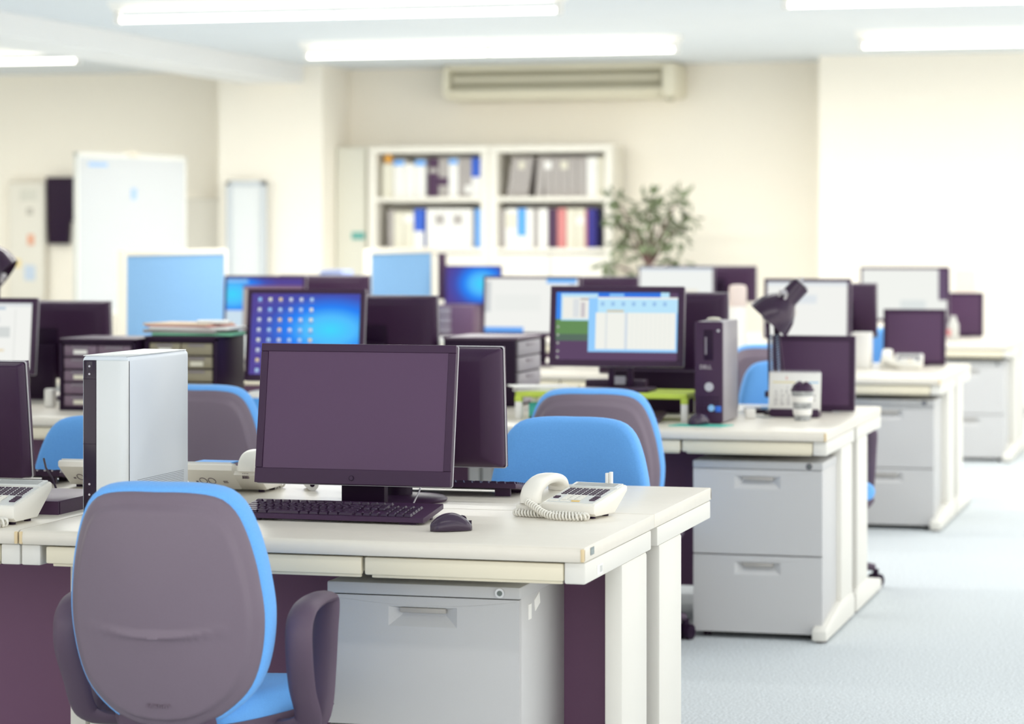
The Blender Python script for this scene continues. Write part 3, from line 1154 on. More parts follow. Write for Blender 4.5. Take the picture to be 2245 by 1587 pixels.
        # resample evenly
        ev, acc, step = [dn[0]], 0, .0080 / 14
        for a_, b_ in zip(dn, dn[1:]):
            L = (b_ - a_).length
            while acc + L >= step * len(ev):
                ev.append(a_.lerp(b_, max(0, min(1, (step * len(ev) - acc) / max(L, 1e-9)))))
            acc += L
        for i, p_ in enumerate(ev):
            tg = (ev[min(i + 6, len(ev) - 1)] - ev[max(i - 6, 0)]).normalized()
            u = up - tg * up.dot(tg)
            u.normalize()
            v = tg.cross(u)
            ph = 2 * PI * i / 14
            hel.append(p_ + (u * math.cos(ph) + v * math.sin(ph)) * .0066)
        G().tube(hel, .0026, 6).build('coil_cord', PHONE, t, 80)
    return t


ph0 = make_phone('white desk telephone with coiled cord, right end of front desk', (-1.543, 6.035, DZ), math.radians(-12))
dup(ph0, 'white desk telephone cut off by the left photo edge', (-2.775, 5.545, DZ), math.radians(0)).scale = (1, 1.12, 1.25)
dup(ph0, 'white telephone seen from behind between tower and front monitor', (-2.50, 6.55, DZ), PI + math.radians(1)).scale = (1, 1.1, 1.17)
dup(ph0, 'white telephone seen from behind left of the white tower', (-2.845, 6.57, DZ), PI).scale = (1, 1.1, 1.14)
dup(ph0, 'white telephone in front of the third row dark square screen', (-1.61, 13.06, DZ), math.radians(4))
dup(ph0, 'white telephone behind papers at the left of the lime shelf', (-2.455, 9.62, DZ), math.radians(-20))

x1 = .1025
G().box(x1 - .055, x1 - .047, .174, .183, .05, .092, .001).build('stand_hook', WHITEP, ph0)
G().box(x1 - .045, x1 - .038, .174, .183, .05, .095, .001).build('stand_hook', WHITEP, ph0)

# ------------------------------------------------------------------ white computer tower and things near it
t = thing('computer_tower', 'tall white computer tower behind the nearest chair', 'computer', (-2.535, 5.735, DZ), 0)
g = G()
tw, tdp, tht = .114, .365, .376
g.prism(rrect(-tw / 2, tw / 2, 0, tht, .012), -tdp, -.004, 'y', .002)
g.build('case', PCSIDE, t)
G().box(-tw / 2 + .0035, -tw / 2 + .036, -.003, .006, .004, tht - .010, .003).build('dark_front_strip', GLOSSB, t)
g = G()
xa, xb = -tw / 2 + .0375, tw / 2
rg = []
for i in range(15):
    s = i / 14
    x = xa + (xb - xa) * s
    y = -.004 - .008 * math.sin(PI * min(1, s * .62)) if s < .8 else -.004 - .008 * math.sin(PI * .8 * .62) * (1 - ((s - .8) / .2) ** 2)
    rg.append((x, y))
outl = rg + [(xb, .01), (xa, .01)]
g.prism(outl, .004, tht - .010, 'z', .002)
g.build('front_cover', PCW, t, 60)
g = G()
for k in range(18):
    z = .018 + k * .0040
    y1 = tdp - .028
    y0 = y1 - .29 + .0005 * k
    g.box(tw / 2 - .0004, tw / 2 + .0005, y0, y1, z, z + .0012)
g.build('side_vent', mat('vent_grey', (150, 156, 164), .5, .3), t)
g = G()
for z in (.352, .334, .080, .056):
    g.cyl((-tw / 2 + .0195, -.0028, z), (-tw / 2 + .0195, -.0036, z), .0026, n=12)
g.build('indicator_icon', mat('pale_icon', (190, 184, 194), .5, .3), t)
g = G()
for z in (.322, .172):
    g.box(-tw / 2 + .004, -tw / 2 + .0355, -.0033, -.0028, z, z + .0012)
g.build('drive_seam', BLACK2, t)
G().box(-tw / 2 + .002, tw / 2 - .002, .001, tdp - .006, tht - .001, tht + .0012, .001).build('top_cover', PCW, t)

t = thing('document_tray', 'flat black open-ended box on the left front desk', 'tray', (-2.76, 5.79, DZ), 0)
g = G()
g.box(-.10, .082, 0, .30, .029, .032, .001)
g.box(-.10, .082, .002, .006, .0, .030)
g.box(.079, .082, .012, .30, 0, .030)
g.box(-.10, -.097, 0, .30, 0, .030)
g.build('box_body', mat('satin_black_steel', (84, 58, 86), .4, .35), t)

pts = [(-3.0, 6.40, DZ + .075), (-2.975, 6.36, DZ + .055), (-2.94, 6.32, DZ + .035), (-2.915, 6.29, DZ + .012), (-2.905, 6.28, DZ + .004), (-2.87, 6.265, DZ + .004)]
tag(G().tube(pts, .0028, 8).build('monitor_cable', BLACK2), 'thin black cable from the left edge monitor to the desk', 'cable')
g = G()
for dx in (-.022, .022):
    pass
tag(G().tube([(-2.0, 6.20, DZ + .06), (-1.995, 6.17, DZ + .04), (-1.985, 6.14, DZ + .012), (-1.97, 6.12, DZ + .004)], .002, 8).build('monitor_cable', SILVER), 'thin pale cable just right of the front monitor neck', 'cable')
tag(G().tube([(-1.915, 6.20, DZ + .06), (-1.912, 6.17, DZ + .04), (-1.918, 6.14, DZ + .012), (-1.93, 6.12, DZ + .004)], .002, 8).build('monitor_cable', SILVER), 'thin pale cable left of the round foot under the front monitor', 'cable')
t = thing('paper_roll', 'small white paper roll beside the rear facing telephone', 'paper roll', (-2.30, 6.50, DZ), math.radians(25))
g = G()
ro, ri = .016, .0065
n = 24
R_ = lambda r, y: [(r * math.cos(2 * PI * k / n), y, .016 + r * math.sin(2 * PI * k / n)) for k in range(n)]
g.loft([R_(ro, 0), R_(ro, .09), R_(ri, .09), R_(ri, 0)], closed=True)
g.build('roll', PAPER, t)
g = G()
g.loft([R_(ri, .004), R_(ri * .98, .006)])
g.build('core', BLACK2, t)
tag(G().box(-.05, .05, -.03, .03, 0, .003).build('paper_slip', SKYB), 'pale blue slip of paper on the rear facing telephone', 'paper', loc=(-2.52, 6.40, DZ + .077))

# ------------------------------------------------------------------ lime green desk shelf
t = thing('desk_shelf', 'lime green desk shelf on short white legs', 'shelf', (-2.19, 9.215, DZ), 0)
G().prism(rrect(-.312, .312, 0, .26, .012), .078, .098, 'z', .004).build('shelf_board', LIME, t)
for x in (-.30, .30):
    for y in (.014, .245):
        leg = G().box(x - .012, x + .012, y - .012, y + .012, 0, .062, .004).build('leg', WHITEP, t)
        G().box(x - .0125, x + .0125, y - .0125, y + .0125, .06, .08, .003).build('leg_socket', LIME, leg)
t = thing('paper_stack', 'loose white papers on the left end of the lime shelf', 'papers', (-2.405, 9.235, DZ + .098), math.radians(14))
for k, (a, dx) in enumerate(((0, 0), (.10, .01), (-.08, .02), (.2, -.01))):
    g = G()
    g.M = T((dx, .08, .004 * k)) @ RZ(a)
    g.prism(rrect(-.105, .105, -.08, .08, .002, 2), 0, .0035, 'z')
    g.build('sheet', PAPER, t)
tag(G().box(-.03, .03, -.03, .03, 0, .055, .003).build('memo_block', TEAL), 'teal memo block under the left end of the lime shelf', 'memo block', loc=(-2.43, 9.28, DZ))

# ------------------------------------------------------------------ black computer tower
t = thing('computer_tower', 'slim black computer tower with silver side on second row', 'computer', (-1.787, 9.14, DZ), 0)
bw, bd, bh = .096, .29, .352
G().box(-bw / 2, bw / 2, .01, bd, .004, bh, .003).build('case', mat('dark_silver_case', (158, 154, 160), .38, .45), t)
G().prism(rrect(-bw / 2 - .001, bw / 2 + .001, .002, bh + .001, .008), -.012, .004, 'y', .003).build('front_panel', BLACK, t)
g = G()
g.box(-.016, .016, -.0065, -.003, .22, .325, .002)
g.build('drive_bay', BLACK2, t)
G().box(-.012, -.006, -.0075, -.004, .24, .30).build('drive_button', GREYDR, t)
g = G().cyl((.002, -.003, .128), (.002, -.007, .128), .0155, n=28)
g.build('round_badge', SILVER, t)
g = G()
for k in range(5):
    for j in range(6):
        g.box(-.038 + j * .013, -.029 + j * .013, -.0055, -.003, .042 + k * .012, .046 + k * .012)
g.build('front_grille', BLACK2, t)
lettering('logo', 'DELL', .019, mat('logo_silver', (200, 192, 196), .4, .4), t, T((-.010, -.0045, .19)) @ RX(PI / 2), .0006)
G().cyl((.010, -.003, .055), (.010, -.006, .055), .0115, n=20).build('round_sticker', mat('pale_blue_sticker', (150, 200, 244), .4, .3), t)
G().box(.024, .044, -.006, -.003, .042, .062, .001).build('square_sticker', mat('blue_sticker', (60, 118, 226), .4, .3), t)
G().cyl((.034, -.003, .322), (.034, -.0055, .322), .005, n=14).build('power_button', SILVER, t)
tag(G().lathe([(.02, 0), (.026, .003), (.02, .008), (.004, .010)], 20).build('lid', CREAMB), 'small cream lid lying on top of the black computer tower', 'lid', loc=(-1.80, 9.30, DZ + .3535))
t = thing('desktop_computer', 'black box with silver badges behind the spreadsheet monitor stand', 'computer', (-2.03, 9.62, DZ), 0)
G().box(-.21, .21, 0, .27, .005, .155, .004).build('case', BLACK2, t)
g = G()
for x in (-.06, .12):
    g.box(x, x + .04, -.002, .003, .07, .09)
g.build('badge', GREYDR, t)
tag(G().box(-.11, .11, -.03, .03, 0, .035, .006).build('dock', BLACK), 'low black dock on the lime shelf under the spreadsheet monitor', 'dock', loc=(-2.18, 9.43, DZ + .098))

# ------------------------------------------------------------------ calendar, cup, lamp, small things beside them
t = thing('desk_calendar', 'white desk calendar on black easel beside coffee cup', 'calendar', (-1.556, 9.545, DZ), math.radians(2))
G().box(-.088, .088, -.006, .075, 0, .030, .003).build('easel_base', BLACK, t)
CT = T((0, .000, .024)) @ RX(math.radians(-13))
g = G()
g.M = CT
g.box(-.093, .093, 0, .005, 0, .140, .001)
pg = g.build('page', PAPER, t)
g = G()
g.M = T((0, .066, .024)) @ RX(math.radians(13))
g.box(-.093, .093, -.003, 0, 0, .14)
g.build('rear_board', BLACK, t)
g = G()
g.M = CT
for k in range(18):
    x = -.085 + k * .01
    g.tube([(x + .003 * 0, .003 + .007 * math.cos(a_), .140 + .007 * math.sin(a_)) for a_ in [2 * PI * q / 10 for q in range(10)]], .0009, 5, closed=True)
g.build('ring_binding', SILVER, t)
g = G()
g.M = CT
g.box(-.08, .0, -.0006, .001, .100, .105)
g.mi = 1
g.box(.05, .085, -.0006, .001, .100, .105)
g.build('page_bar', [mat('pale_yellow_print', (236, 226, 180), .7, .1), mat('pale_blue_print', (170, 210, 240), .7, .1)], pg)
txt = '\n'.join('  '.join('%2d' % (r * 7 + c - 1) if 1 <= r * 7 + c - 1 <= 30 else '   ' for c in range(7)) for r in range(5))
lettering('printed_dates', txt, .0145, mat('grey_print', (150, 146, 150), .7, .1), pg, CT @ T((-.075, -.0006, .078)) @ RX(PI / 2), .0002, 'LEFT')
lettering('printed_month', '6', .02, mat('rose_print', (226, 170, 160), .7, .1), pg, CT @ T((-.03, -.0006, .112)) @ RX(PI / 2), .0002)

t = thing('coffee_cup', 'grey patterned paper coffee cup with dark lid', 'cup', (-1.503, 9.40, DZ), 0)
cupm = mat('printed_cup_paper', (168, 170, 170), .6, .2, var=.4, scale=70)
G().lathe([(.027, .002), (.0275, 0), (.028, .004), (.0385, .103), (.0395, .106), (.0385, .108)], 36).build('cup_body', cupm, t)
for z in (.030, .075):
    G().lathe([(.0285 + .0105 * (z - .011) / .1, z - .011), (.0298 + .0105 * (z - .011) / .1, z - .010), (.0298 + .0105 * (z + .011) / .1, z + .010), (.0285 + .0105 * (z + .011) / .1, z + .011)], 36).build('printed_band', PAPER, t)
G().lathe([(.0405, .104), (.0415, .107), (.0405, .111), (.036, .113), (.0345, .122), (.032, .125), (.005, .124)], 36).build('cup_lid', BLACK, t)
g = G()
for k in range(7):
    g.ball((.022 * math.cos(k * 1.1), .022 * math.sin(k * 1.1), .124), .008 + .003 * (k % 3), 6)
g.build('lid_knob', BLACK, t)


def make_lamp(label, loc, rz):
    t = thing('desk_lamp', label, 'lamp', loc, rz, 'black swing arm lamps')
    # local coordinates, z from the desk
    g = G()
    g.box(-.03, .03, -.03, .03, 0, .012, .004)
    g.cyl((0, 0, .01), (0, 0, .08), .012, n=16)
    g.build('clamp_base', BLACK2, t)
    arm = G()
    for a, b in (((-.012, 0, .07), (-.018, 0, .345)), ((.018, 0, .07), (.006, 0, .345)), ((.045, .0, .09), (.014, .0, .335))):
        arm.tube([a, b], .0055, 8)
    arm.box(-.03, .03, -.008, .008, .062, .085, .003)
    arm.build('lower_arm', BLACK, t)
    for x0, x1 in ((-.004, -.008), (.022, .014)):
        h = []
        for i in range(181):
            u = i / 180
            h.append((x0 + (x1 - x0) * u + .0055 * math.cos(2 * PI * 18 * u), -.004 + .0055 * math.sin(2 * PI * 18 * u), .12 + .17 * u))
        G().tube(h, .0016, 5).build('spring', mat('spring_steel', (168, 190, 220), .35, .5), t)
    up = G()
    up.tube([(-.006, -.015, .345), (.040, -.055, .455)], .006, 8)
    up.tube([(.014, -.015, .335), (.058, -.055, .44)], .006, 8)
    up.box(-.03, .03, -.018, .004, .333, .352, .004)
    up.build('upper_arm', mat('light_arm_steel', (206, 202, 204), .4, .45), t)
    G().cyl((-.028, -.03, .353), (-.028, .006, .353), .008).cyl((.034, -.03, .353), (.034, .006, .353), .008).cyl((.05, -.07, .445), (.05, -.04, .445), .009).build('joint_screw', SILVER, t)
    # head
    axis = Vector((-.66, -.12, -.74)).normalized()
    origin = Vector((.105, 0, .475))
    z = axis
    x = z.orthogonal().normalized()
    y = z.cross(x)
    M = Matrix((x, y, z)).transposed().to_4x4()
    M.translation = origin
    g = G()
    g.M = M
    g.lathe([(.012, .0), (.034, .004), (.036, .010), (.036, .072), (.040, .080), (.058, .100), (.076, .130), (.084, .165), (.086, .182), (.083, .182), (.073, .132), (.05, .098), (.02, .085)], 36)
    g.build('lamp_shade', mat('black_lamp_enamel', (52, 30, 56), .25, .5), t, 50)
    g = G()
    g.M = M
    g.lathe([(.020, -.002), (.030, -.004), (.030, .001)], 24).cyl((.012, 0, -.02), (.012, 0, 0), .005, n=12)
    g.build('shade_cap', SILVER, t)
    g = G()
    g.M = M
    g.ball((0, 0, .125), .028, 10)
    g.build('bulb', WHITEP, t)
    return t


lamp0 = make_lamp('black swing arm desk lamp rising behind the desk calendar', (-1.655, 9.68, DZ), 0)
dup(lamp0, 'black lamp shade tip jutting in at the left photo edge', (-4.835, 9.86, DZ), PI).scale = (1, 1, 1.38)

t = thing('phone_charger', 'small white charger with cable right of black tower', 'charger', (-1.70, 9.46, DZ), .3)
G().box(-.018, .018, -.018, .018, 0, .035, .004).build('plug_body', WHITEP, t)
G().tube([(.018, 0, .01), (.04, -.01, .003), (.07, -.03, .003), (.085, -.005, .003), (.07, .02, .003), (.03, .03, .003)], .002, 6).build('cord', DISP, t)
t = thing('notebook', 'dark notebook with pale blue sheet behind the desk calendar', 'notebook', (-1.66, 9.80, DZ), .2)
G().box(-.12, .09, -.07, .07, 0, .014, .002).build('cover', BLACK2, t)
G().box(-.06, .085, -.06, .06, .014, .017).build('sheet', SKY, t)

# ------------------------------------------------------------------ drawer units on the second row
t = thing('drawer_unit', 'black drawer box with grey drawer fronts facing right', 'drawer unit', (-2.805, 9.83, DZ), 0, 'small desktop drawer units')
G().box(-.145, .140, 0, .36, 0, .258, .006).build('case', BLACK2, t)
G().box(-.147, .147, -.002, .363, .252, .262, .003).build('top_panel', mat('lighter_black_top', (96, 78, 98), .4, .35), t)  # top toned lighter than the case below it
for k in range(4):
    z = .012 + k * .06
    dr = G().box(.138, .148, .015, .345, z, z + .054, .003).build('drawer', mat('light_grey_drawer', (158, 154, 162), .4, .35), t)
    G().box(.148, .153, .13, .23, z + .036, z + .044, .001).build('handle', GREYDR, dr)


def drawer_unit(label, loc, w, h, d, cols, m):
    t = thing('drawer_unit', label, 'drawer unit', loc, 0, 'small desktop drawer units')
    g = G()
    g.box(-w / 2, w / 2, .006, d, 0, h, .004)
    for x in (-w / 2, w / 2 - .014):
        g.box(x, x + .014, -.006, .02, 0, h, .003)
    g.box(-w / 2, w / 2, -.006, .02, h - .014, h, .003)
    g.box(-w / 2, w / 2, -.006, .02, 0, .012, .003)
    g.build('case', BLACK2, t)
    G().box(-w / 2 - .001, w / 2 + .001, -.008, d + .001, h, h + .006, .002).build('top_panel', BLACK, t)
    n = 5
    dh = (h - .03) / n
    cw = (w - .034) / cols
    for c in range(cols):
        for k in range(n):
            x = -w / 2 + .017 + c * cw
            z = .014 + k * dh
            dr = G().box(x + .002, x + cw - .002, -.004, .012, z + .002, z + dh - .004, .003).build('drawer', m, t)
            G().box(x + cw * .25, x + cw * .75, -.010, -.003, z + dh - .014, z + dh - .008, .001).build('handle', GREYDR, dr)
            if (c + k) % 2 == 0:
                G().box(x + cw * .3, x + cw * .7, -.0052, -.0038, z + .010, z + dh * .55).build('drawer_label', PAPER if k == 4 else CREAMB, dr)
    return t


drawer_unit('black unit of smoky clear drawers left of the white tower', (-4.10, 9.21, DZ), .305, .262, .30, 2, TRANS)
drawer_unit('black unit of olive drawers under the stack of folders', (-3.785, 9.25, DZ), .285, .272, .28, 2, TRANSO)
zt = DZ + .279
for i, (nm, m_, lab, w_, d_, th_, dx, dy, a) in enumerate((
        ('green_folder', MINT, 'green folder at the bottom of the folder stack', .31, .22, .010, .03, .0, .05),
        ('grey_folder', GREYB, 'grey file above the green folder in the stack', .29, .22, .012, -.01, .0, -.06),
        ('white_folder', PAPER, 'white paper file in the middle of the folder stack', .31, .21, .010, .02, -.005, .04),
        ('rose_folder', ROSEB, 'thin rose folder just under the tan folder', .27, .21, .005, -.01, .0, -.1),
        ('tan_folder', TAN, 'tan folder on top of the folder stack', .27, .21, .008, -.02, .0, -.14))):
    o = tag(G().box(-w_ / 2, w_ / 2, -d_ / 2, d_ / 2, 0, th_, .002).build(nm, m_), lab, 'folder', 'folders stacked on the olive drawers', (-3.79 + dx, 9.385 + dy, zt), a)
    zt += th_
tag(G().box(-.06, .06, -.035, .035, 0, .012, .003).build('white_case', WHITEP), 'small white case on the right of the folder stack', 'case', loc=(-3.69, 9.33, zt), rz=.3)
t = thing('tissue_box', 'small blue box with white top left of front monitor', 'tissue box', (-3.445, 9.20, DZ), .1)
G().box(-.055, .055, 0, .11, 0, .06, .004).build('box_body', SKYB, t)
G().box(-.056, .056, -.001, .111, .058, .082, .004).build('box_lid', PAPER, t)
tag(G().box(-.018, .018, -.02, .02, 0, .07, .006).build('card_reader', WHITEP), 'small white card reader beside the left document screen', 'card reader', loc=(-4.36, 9.36, DZ))
tag(G().box(-.03, .03, -.03, .03, 0, .10, .008).build('desk_speaker', BLACK2), 'small black speaker above the folder stack', 'speaker', loc=(-4.13, 9.75, DZ + .0), rz=.2)

# ------------------------------------------------------------------ third and fourth row small things
t = thing('white_box', 'plain white box left of the third row telephone', 'box', (-1.80, 13.02, DZ), 0)
G().box(-.045, .045, 0, .12, 0, .172, .006).build('box_body', WHITEP, t)
G().box(-.046, .046, -.001, .121, .160, .174, .004).build('box_lid', PAPER, t)
t = thing('canister', 'white canister with pale pink lid behind the black computer tower', 'canister', (-2.36, 12.8, DZ), 0)
G().lathe([(.03, .0), (.038, .004), (.040, .12), (.040, .30), (.036, .31)], 24).build('canister_body', WHITEP, t)
G().lathe([(.042, .305), (.043, .31), (.043, .39), (.038, .405), (.02, .41)], 20).build('canister_lid', mat('pale_pink_cap', (228, 212, 204), .5, .3), t)
t = thing('spray_bottle', 'pale bottle with red mark before farthest dark square screen', 'bottle', (-1.725, 16.6, DZ), 0)
G().lathe([(.03, .0), (.033, .004), (.033, .10), (.018, .13), (.018, .15)], 24).build('bottle_body', mat('pale_bottle', (206, 206, 202), .3, .4), t)
G().box(-.034, -.012, -.034, -.03, .03, .07).build('bottle_label', ROSEB, t)
t = thing('file_organizer', 'dark blurred box below the glowing blue screen', 'box', (-4.88, 16.42, DZ), 0)
G().box(-.15, .15, 0, .2, 0, .20, .006).build('case', mat('plum_box', (96, 72, 98), .5, .3), t)
for k in range(3):
    G().box(-.14, .0, -.006, .002, .015 + k * .06, .065 + k * .06, .003).build('drawer', GREYDR, t)

# ------------------------------------------------------------------ partitions
def partition(label, x, y0, y1, ztop, zb=.0):
    t = thing('partition_screen', label, 'partition', (x, y0, 0), 0, 'light blue partition screens')
    L = y1 - y0
    G().box(-.012, .012, .035, L - .025, .32, ztop - .03).build('fabric_panel', SKY, t)
    G().box(-.020, .020, .036, L - .036, ztop - .03, ztop, .004).build('top_rail', FRAME, t)
    G().box(-.020, .020, .036, L - .036, .28, .32, .004).build('bottom_rail', FRAME, t)
    for a in (0, L - .036):
        G().box(-.0195, .0195, a, a + .036, .0, ztop, .004).build('post', FRAME, t)
        G().box(-.18, .18, a, a + .04, 0, .03, .006).build('foot', FRAME, t)
    return t


partition('large light blue partition screen left of the wallpaper monitors', -5.635, 12.95, 14.42, 1.268)
partition('smaller light blue partition screen below the left bookcase', -5.02, 15.15, 16.45, 1.262)
tag(G().box(-.02, .02, -.03, .03, 0, .30, .004).build('dark_holder', BLACK), 'small dark edge holder at the right end of small blue partition', 'holder', loc=(-4.96, 16.50, .93))

# ------------------------------------------------------------------ bookcases with their binders
def bookcase(label, x0, x1):
    t = thing('bookcase', label, 'bookcase', ((x0 + x1) / 2, 20.55, 0), 0, 'white bookcases')
    w = x1 - x0
    h, d = 2.05, .40
    g = G()
    for s in (-1, 1):
        g.box(s * w / 2, s * (w / 2 - .065), 0, d, 0, h - .0555, .003)
    g.box(-w / 2, w / 2, 0, d, h - .055, h, .003)
    g.box(-w / 2 + .05, w / 2 - .05, d - .02, d, 0, h)
    g.build('carcass', mat('white_bookcase_steel', (240, 236, 224), .5, .3), t)
    for z in (1.605, 1.20):
        G().box(-w / 2 + .06, w / 2 - .06, .004, d - .02, z, z + .04, .002).build('shelf', MATS['white_bookcase_steel'], t)
    for s in (-1, 1):
        dr = G().box(s * .003, s * (w / 2 - .062), -.004, .015, .06, 1.19, .003).build('door', MATS['white_bookcase_steel'], t)
        G().box(s * .03, s * .045, -.016, -.003, .80, .92, .003).build('handle', GREYD, dr)
    G().box(-w / 2 + .06, w / 2 - .06, .02, d - .02, 0, .06).build('plinth', GREY, t)
    return t


bookcase('white bookcase of mixed binders, left one below air conditioner', -6.80, -5.795)
bookcase('white bookcase with grey books above, right one beside the plant', -5.79, -4.785)
ORD = ['first', 'second', 'third', 'fourth', 'fifth', 'sixth', 'seventh', 'eighth', 'ninth', 'tenth', 'eleventh', 'twelfth', 'thirteenth']


def books(x0, z0, items, where, grp):
    x = x0
    for i, (w, h, m, cname, kind, lean, half) in enumerate(items):
        if m is None:
            x += w
            continue
        nm = kind
        idx = sum(1 for it in items[:i] if it[2] is not None)
        t = thing(nm, '%s %s, %s from left on %s' % (cname, kind.replace('_', ' '), ORD[idx], where), kind.replace('_', ' '), (x + w / 2, 20.60, z0), 0, grp)
        M = RY(math.radians(lean)) if lean else Matrix()
        if lean:
            M = T((-h * math.sin(math.radians(lean)) * .5, 0, abs(w / 2 * math.sin(math.radians(lean))))) @ M
        g = G()
        g.M = M
        g.box(-w / 2 + .002, w / 2 - .002, 0, .24, 0, h, .003)
        g.build('cover', m, t)
        if half is not None:
            g = G()
            g.M = M
            g.box(-w / 2 + .003, w / 2 - .003, -.002, .01, h * half[0], h * half[1])
            g.build('spine_label', half[2], t)
        x += w


B = 'binder'
UL = 'the upper shelf of the left bookcase'
LL = 'the lower shelf of the left bookcase'
UR = 'the upper shelf of the right bookcase'
LR = 'the lower shelf of the right bookcase'
books(-6.70, 1.645, [(.10, .27, CREAMB, 'cream', B, 0, None), (.09, .30, PAPER, 'white', B, 0, (.85, .98, SKYB)), (.09, .27, PAPER, 'white', B, 0, None), (.09, .30, PAPER, 'white', B, 0, (.84, .98, SKYB)),
                     (.02, 0, None, '', '', 0, None), (.085, .31, DARKB, 'dark purple', B, 0, (.62, .75, GREYB)), (.085, .31, GREYB, 'grey', B, 0, (.3, .5, DARKB)), (.08, .31, PAPER, 'white', B, 0, (.85, .97, SKYB)),
                     (.055, .31, GREYB, 'slim grey', B, 0, None), (.055, .31, GREYB, 'slim grey', B, 0, (.1, .3, PAPER)), (.08, .31, BLUEB, 'blue and white', B, 0, (.0, .5, PAPER))], UL, 'binders on the left bookcase upper shelf')
books(-6.65, 1.24, [(.05, .30, GREYB, 'grey', B, 0, None), (.085, .29, CREAMB, 'cream', B, 0, None), (.085, .29, CREAMB, 'cream', B, 0, (.7, .9, PAPER)), (.085, .31, BLUEB, 'blue and white', B, 0, (0, .42, PAPER)), (.02, 0, None, '', '', 0, None),
                    (.075, .31, PAPER, 'white', B, 0, None), (.075, .31, PAPER, 'white', B, 0, (.6, .85, GREYB)), (.075, .31, PAPER, 'white', B, 0, None), (.075, .31, PAPER, 'white', B, 0, (.6, .85, GREYB)), (.075, .31, PAPER, 'white', B, 0, None),
                    (.03, .30, GREYB, 'slim grey', B, 0, None), (.075, .31, SKYB, 'sky blue', B, 0, None)], LL, 'binders on the left bookcase lower shelf')
K = 'book'
books(-5.665, 1.645, [(.03, 0, None, '', '', 0, None), (.06, .31, GREYB, 'leaning grey', K, 9, None), (.055, .31, GREYB, 'leaning grey', K, 9, (.7, .9, CREAMB)), (.055, .31, GREYB, 'leaning grey', K, 9, None), (.05, 0, None, '', '', 0, None),
                      (.065, .31, GREYB, 'grey', K, 4, None), (.065, .31, GREYB, 'grey', K, 0, (.7, .9, PAPER)), (.065, .31, GREYB, 'grey', K, 0, None), (.065, .31, GREYB, 'grey', K, 0, (.7, .9, CREAMB)), (.07, .31, GREYB, 'grey', K, 0, None),
                      (.08, .31, GREYB, 'grey', K, 0, None), (.085, .31, PAPER, 'white', K, 0, None), (.055, .31, CREAMB, 'cream', K, 0, None), (.045, .31, GREYB, 'grey', K, 0, None)], UR, 'books on the right bookcase upper shelf')
books(-5.72, 1.24, [(.05, .30, GREYB, 'grey', B, 0, None), (.10, .31, PAPER, 'white', B, 0, (.5, .9, CREAMB)), (.07, .31, SKYB, 'sky blue', B, 0, (0, .3, PAPER)), (.06, .31, PAPER, 'white', B, 0, None), (.04, .31, GREYB, 'slim grey', B, 0, None),
                    (.08, .31, PAPER, 'white', B, 0, None), (.075, .31, DARKB, 'dark purple', B, 0, None), (.075, .31, ROSEB, 'rose', B, 0, None), (.075, .31, CREAMB, 'cream', B, 0, None), (.075, .31, CREAMB, 'cream', B, 0, (.6, .8, PAPER)),
                    (.02, .30, ROSEB, 'thin rose', B, 0, None), (.07, .31, NAVYB, 'navy', B, 0, None)], LR, 'binders on the right bookcase lower shelf')
tag(G().ball((0, 0, 0), .038, 10).build('orange_ball', ORANGE), 'orange ball at the top left of the left bookcase', 'ball', loc=(-6.655, 20.64, 1.645 + .27 + .038))

# ------------------------------------------------------------------ plant
t = thing('potted_plant', 'leafy green potted plant standing right of the bookcases', 'plant', (-4.40, 20.15, 0), 0)
G().lathe([(.13, 0), (.14, .01), (.175, .30), (.18, .32), (.165, .32), (.15, .28), (.02, .28)], 32).build('pot', WHITEP, t)
g = G()
g.tube([(0, 0, .27), (.01, 0, .7), (-.03, .0, 1.0), (.0, 0, 1.22)], [.035, .032, .036, .028], 10)
tips = []
rr = random.Random(11)
CL = [(-.27, 1.63, .09), (-.2, 1.5, .12), (-.05, 1.55, .13), (.08, 1.50, .14), (.12, 1.42, .15), (-.1, 1.42, .12), (.25, 1.62, .08), (.33, 1.48, .08), (.2, 1.36, .13), (-.25, 1.30, .11), (-.28, 1.12, .12), (-.22, .98, .13), (.05, 1.3, .13), (.2, 1.15, .12), (-.1, 1.2, .1), (.0, 1.0, .15), (.22, 1.0, .1), (.0, 1.62, .06), (.18, 1.56, .08), (-.3, 1.45, .08)]
for cx, cz, r in CL:
    y = rr.uniform(-.18, .18)
    base_z = min(1.2, cz - .1)
    g.tube([(0, 0, base_z - .1), (cx * .5, y * .5, (base_z + cz) / 2), (cx, y, cz)], [.012, .009, .004], 6)
    tips.append((cx, y, cz, r))
g.build('trunk', TRUNK, t, 60)
g = G()
for cx, cy, cz, r in tips:
    for k in range(int(19 * r / .11)):
        d = Vector((rr.gauss(0, 1), rr.gauss(0, 1), rr.gauss(0, .8)))
        d.normalize()
        p0 = Vector((cx, cy, cz)) + d * r * rr.uniform(.1, .8)
        ln = rr.uniform(.07, .11)
        dirv = (d + Vector((0, 0, rr.uniform(-.5, .3)))).normalized()
        sd = dirv.cross(Vector((rr.random(), rr.random(), 1))).normalized() * ln * .26
        nrm = dirv.cross(sd).normalized() * ln * .12
        a_, m1, m2, e_ = p0, p0 + dirv * ln * .35, p0 + dirv * ln * .7 + nrm * .6, p0 + dirv * ln
        V = [a_, m1 + sd + nrm, m1, m1 - sd + nrm, m2 + sd * .8 + nrm, m2, m2 - sd * .8 + nrm, e_]
        g.add([tuple(v) for v in V], [(0, 1, 2), (0, 2, 3), (1, 4, 5, 2), (2, 5, 6, 3), (4, 7, 5), (5, 7, 6)])
g.build('foliage', GREEN, t, 60)

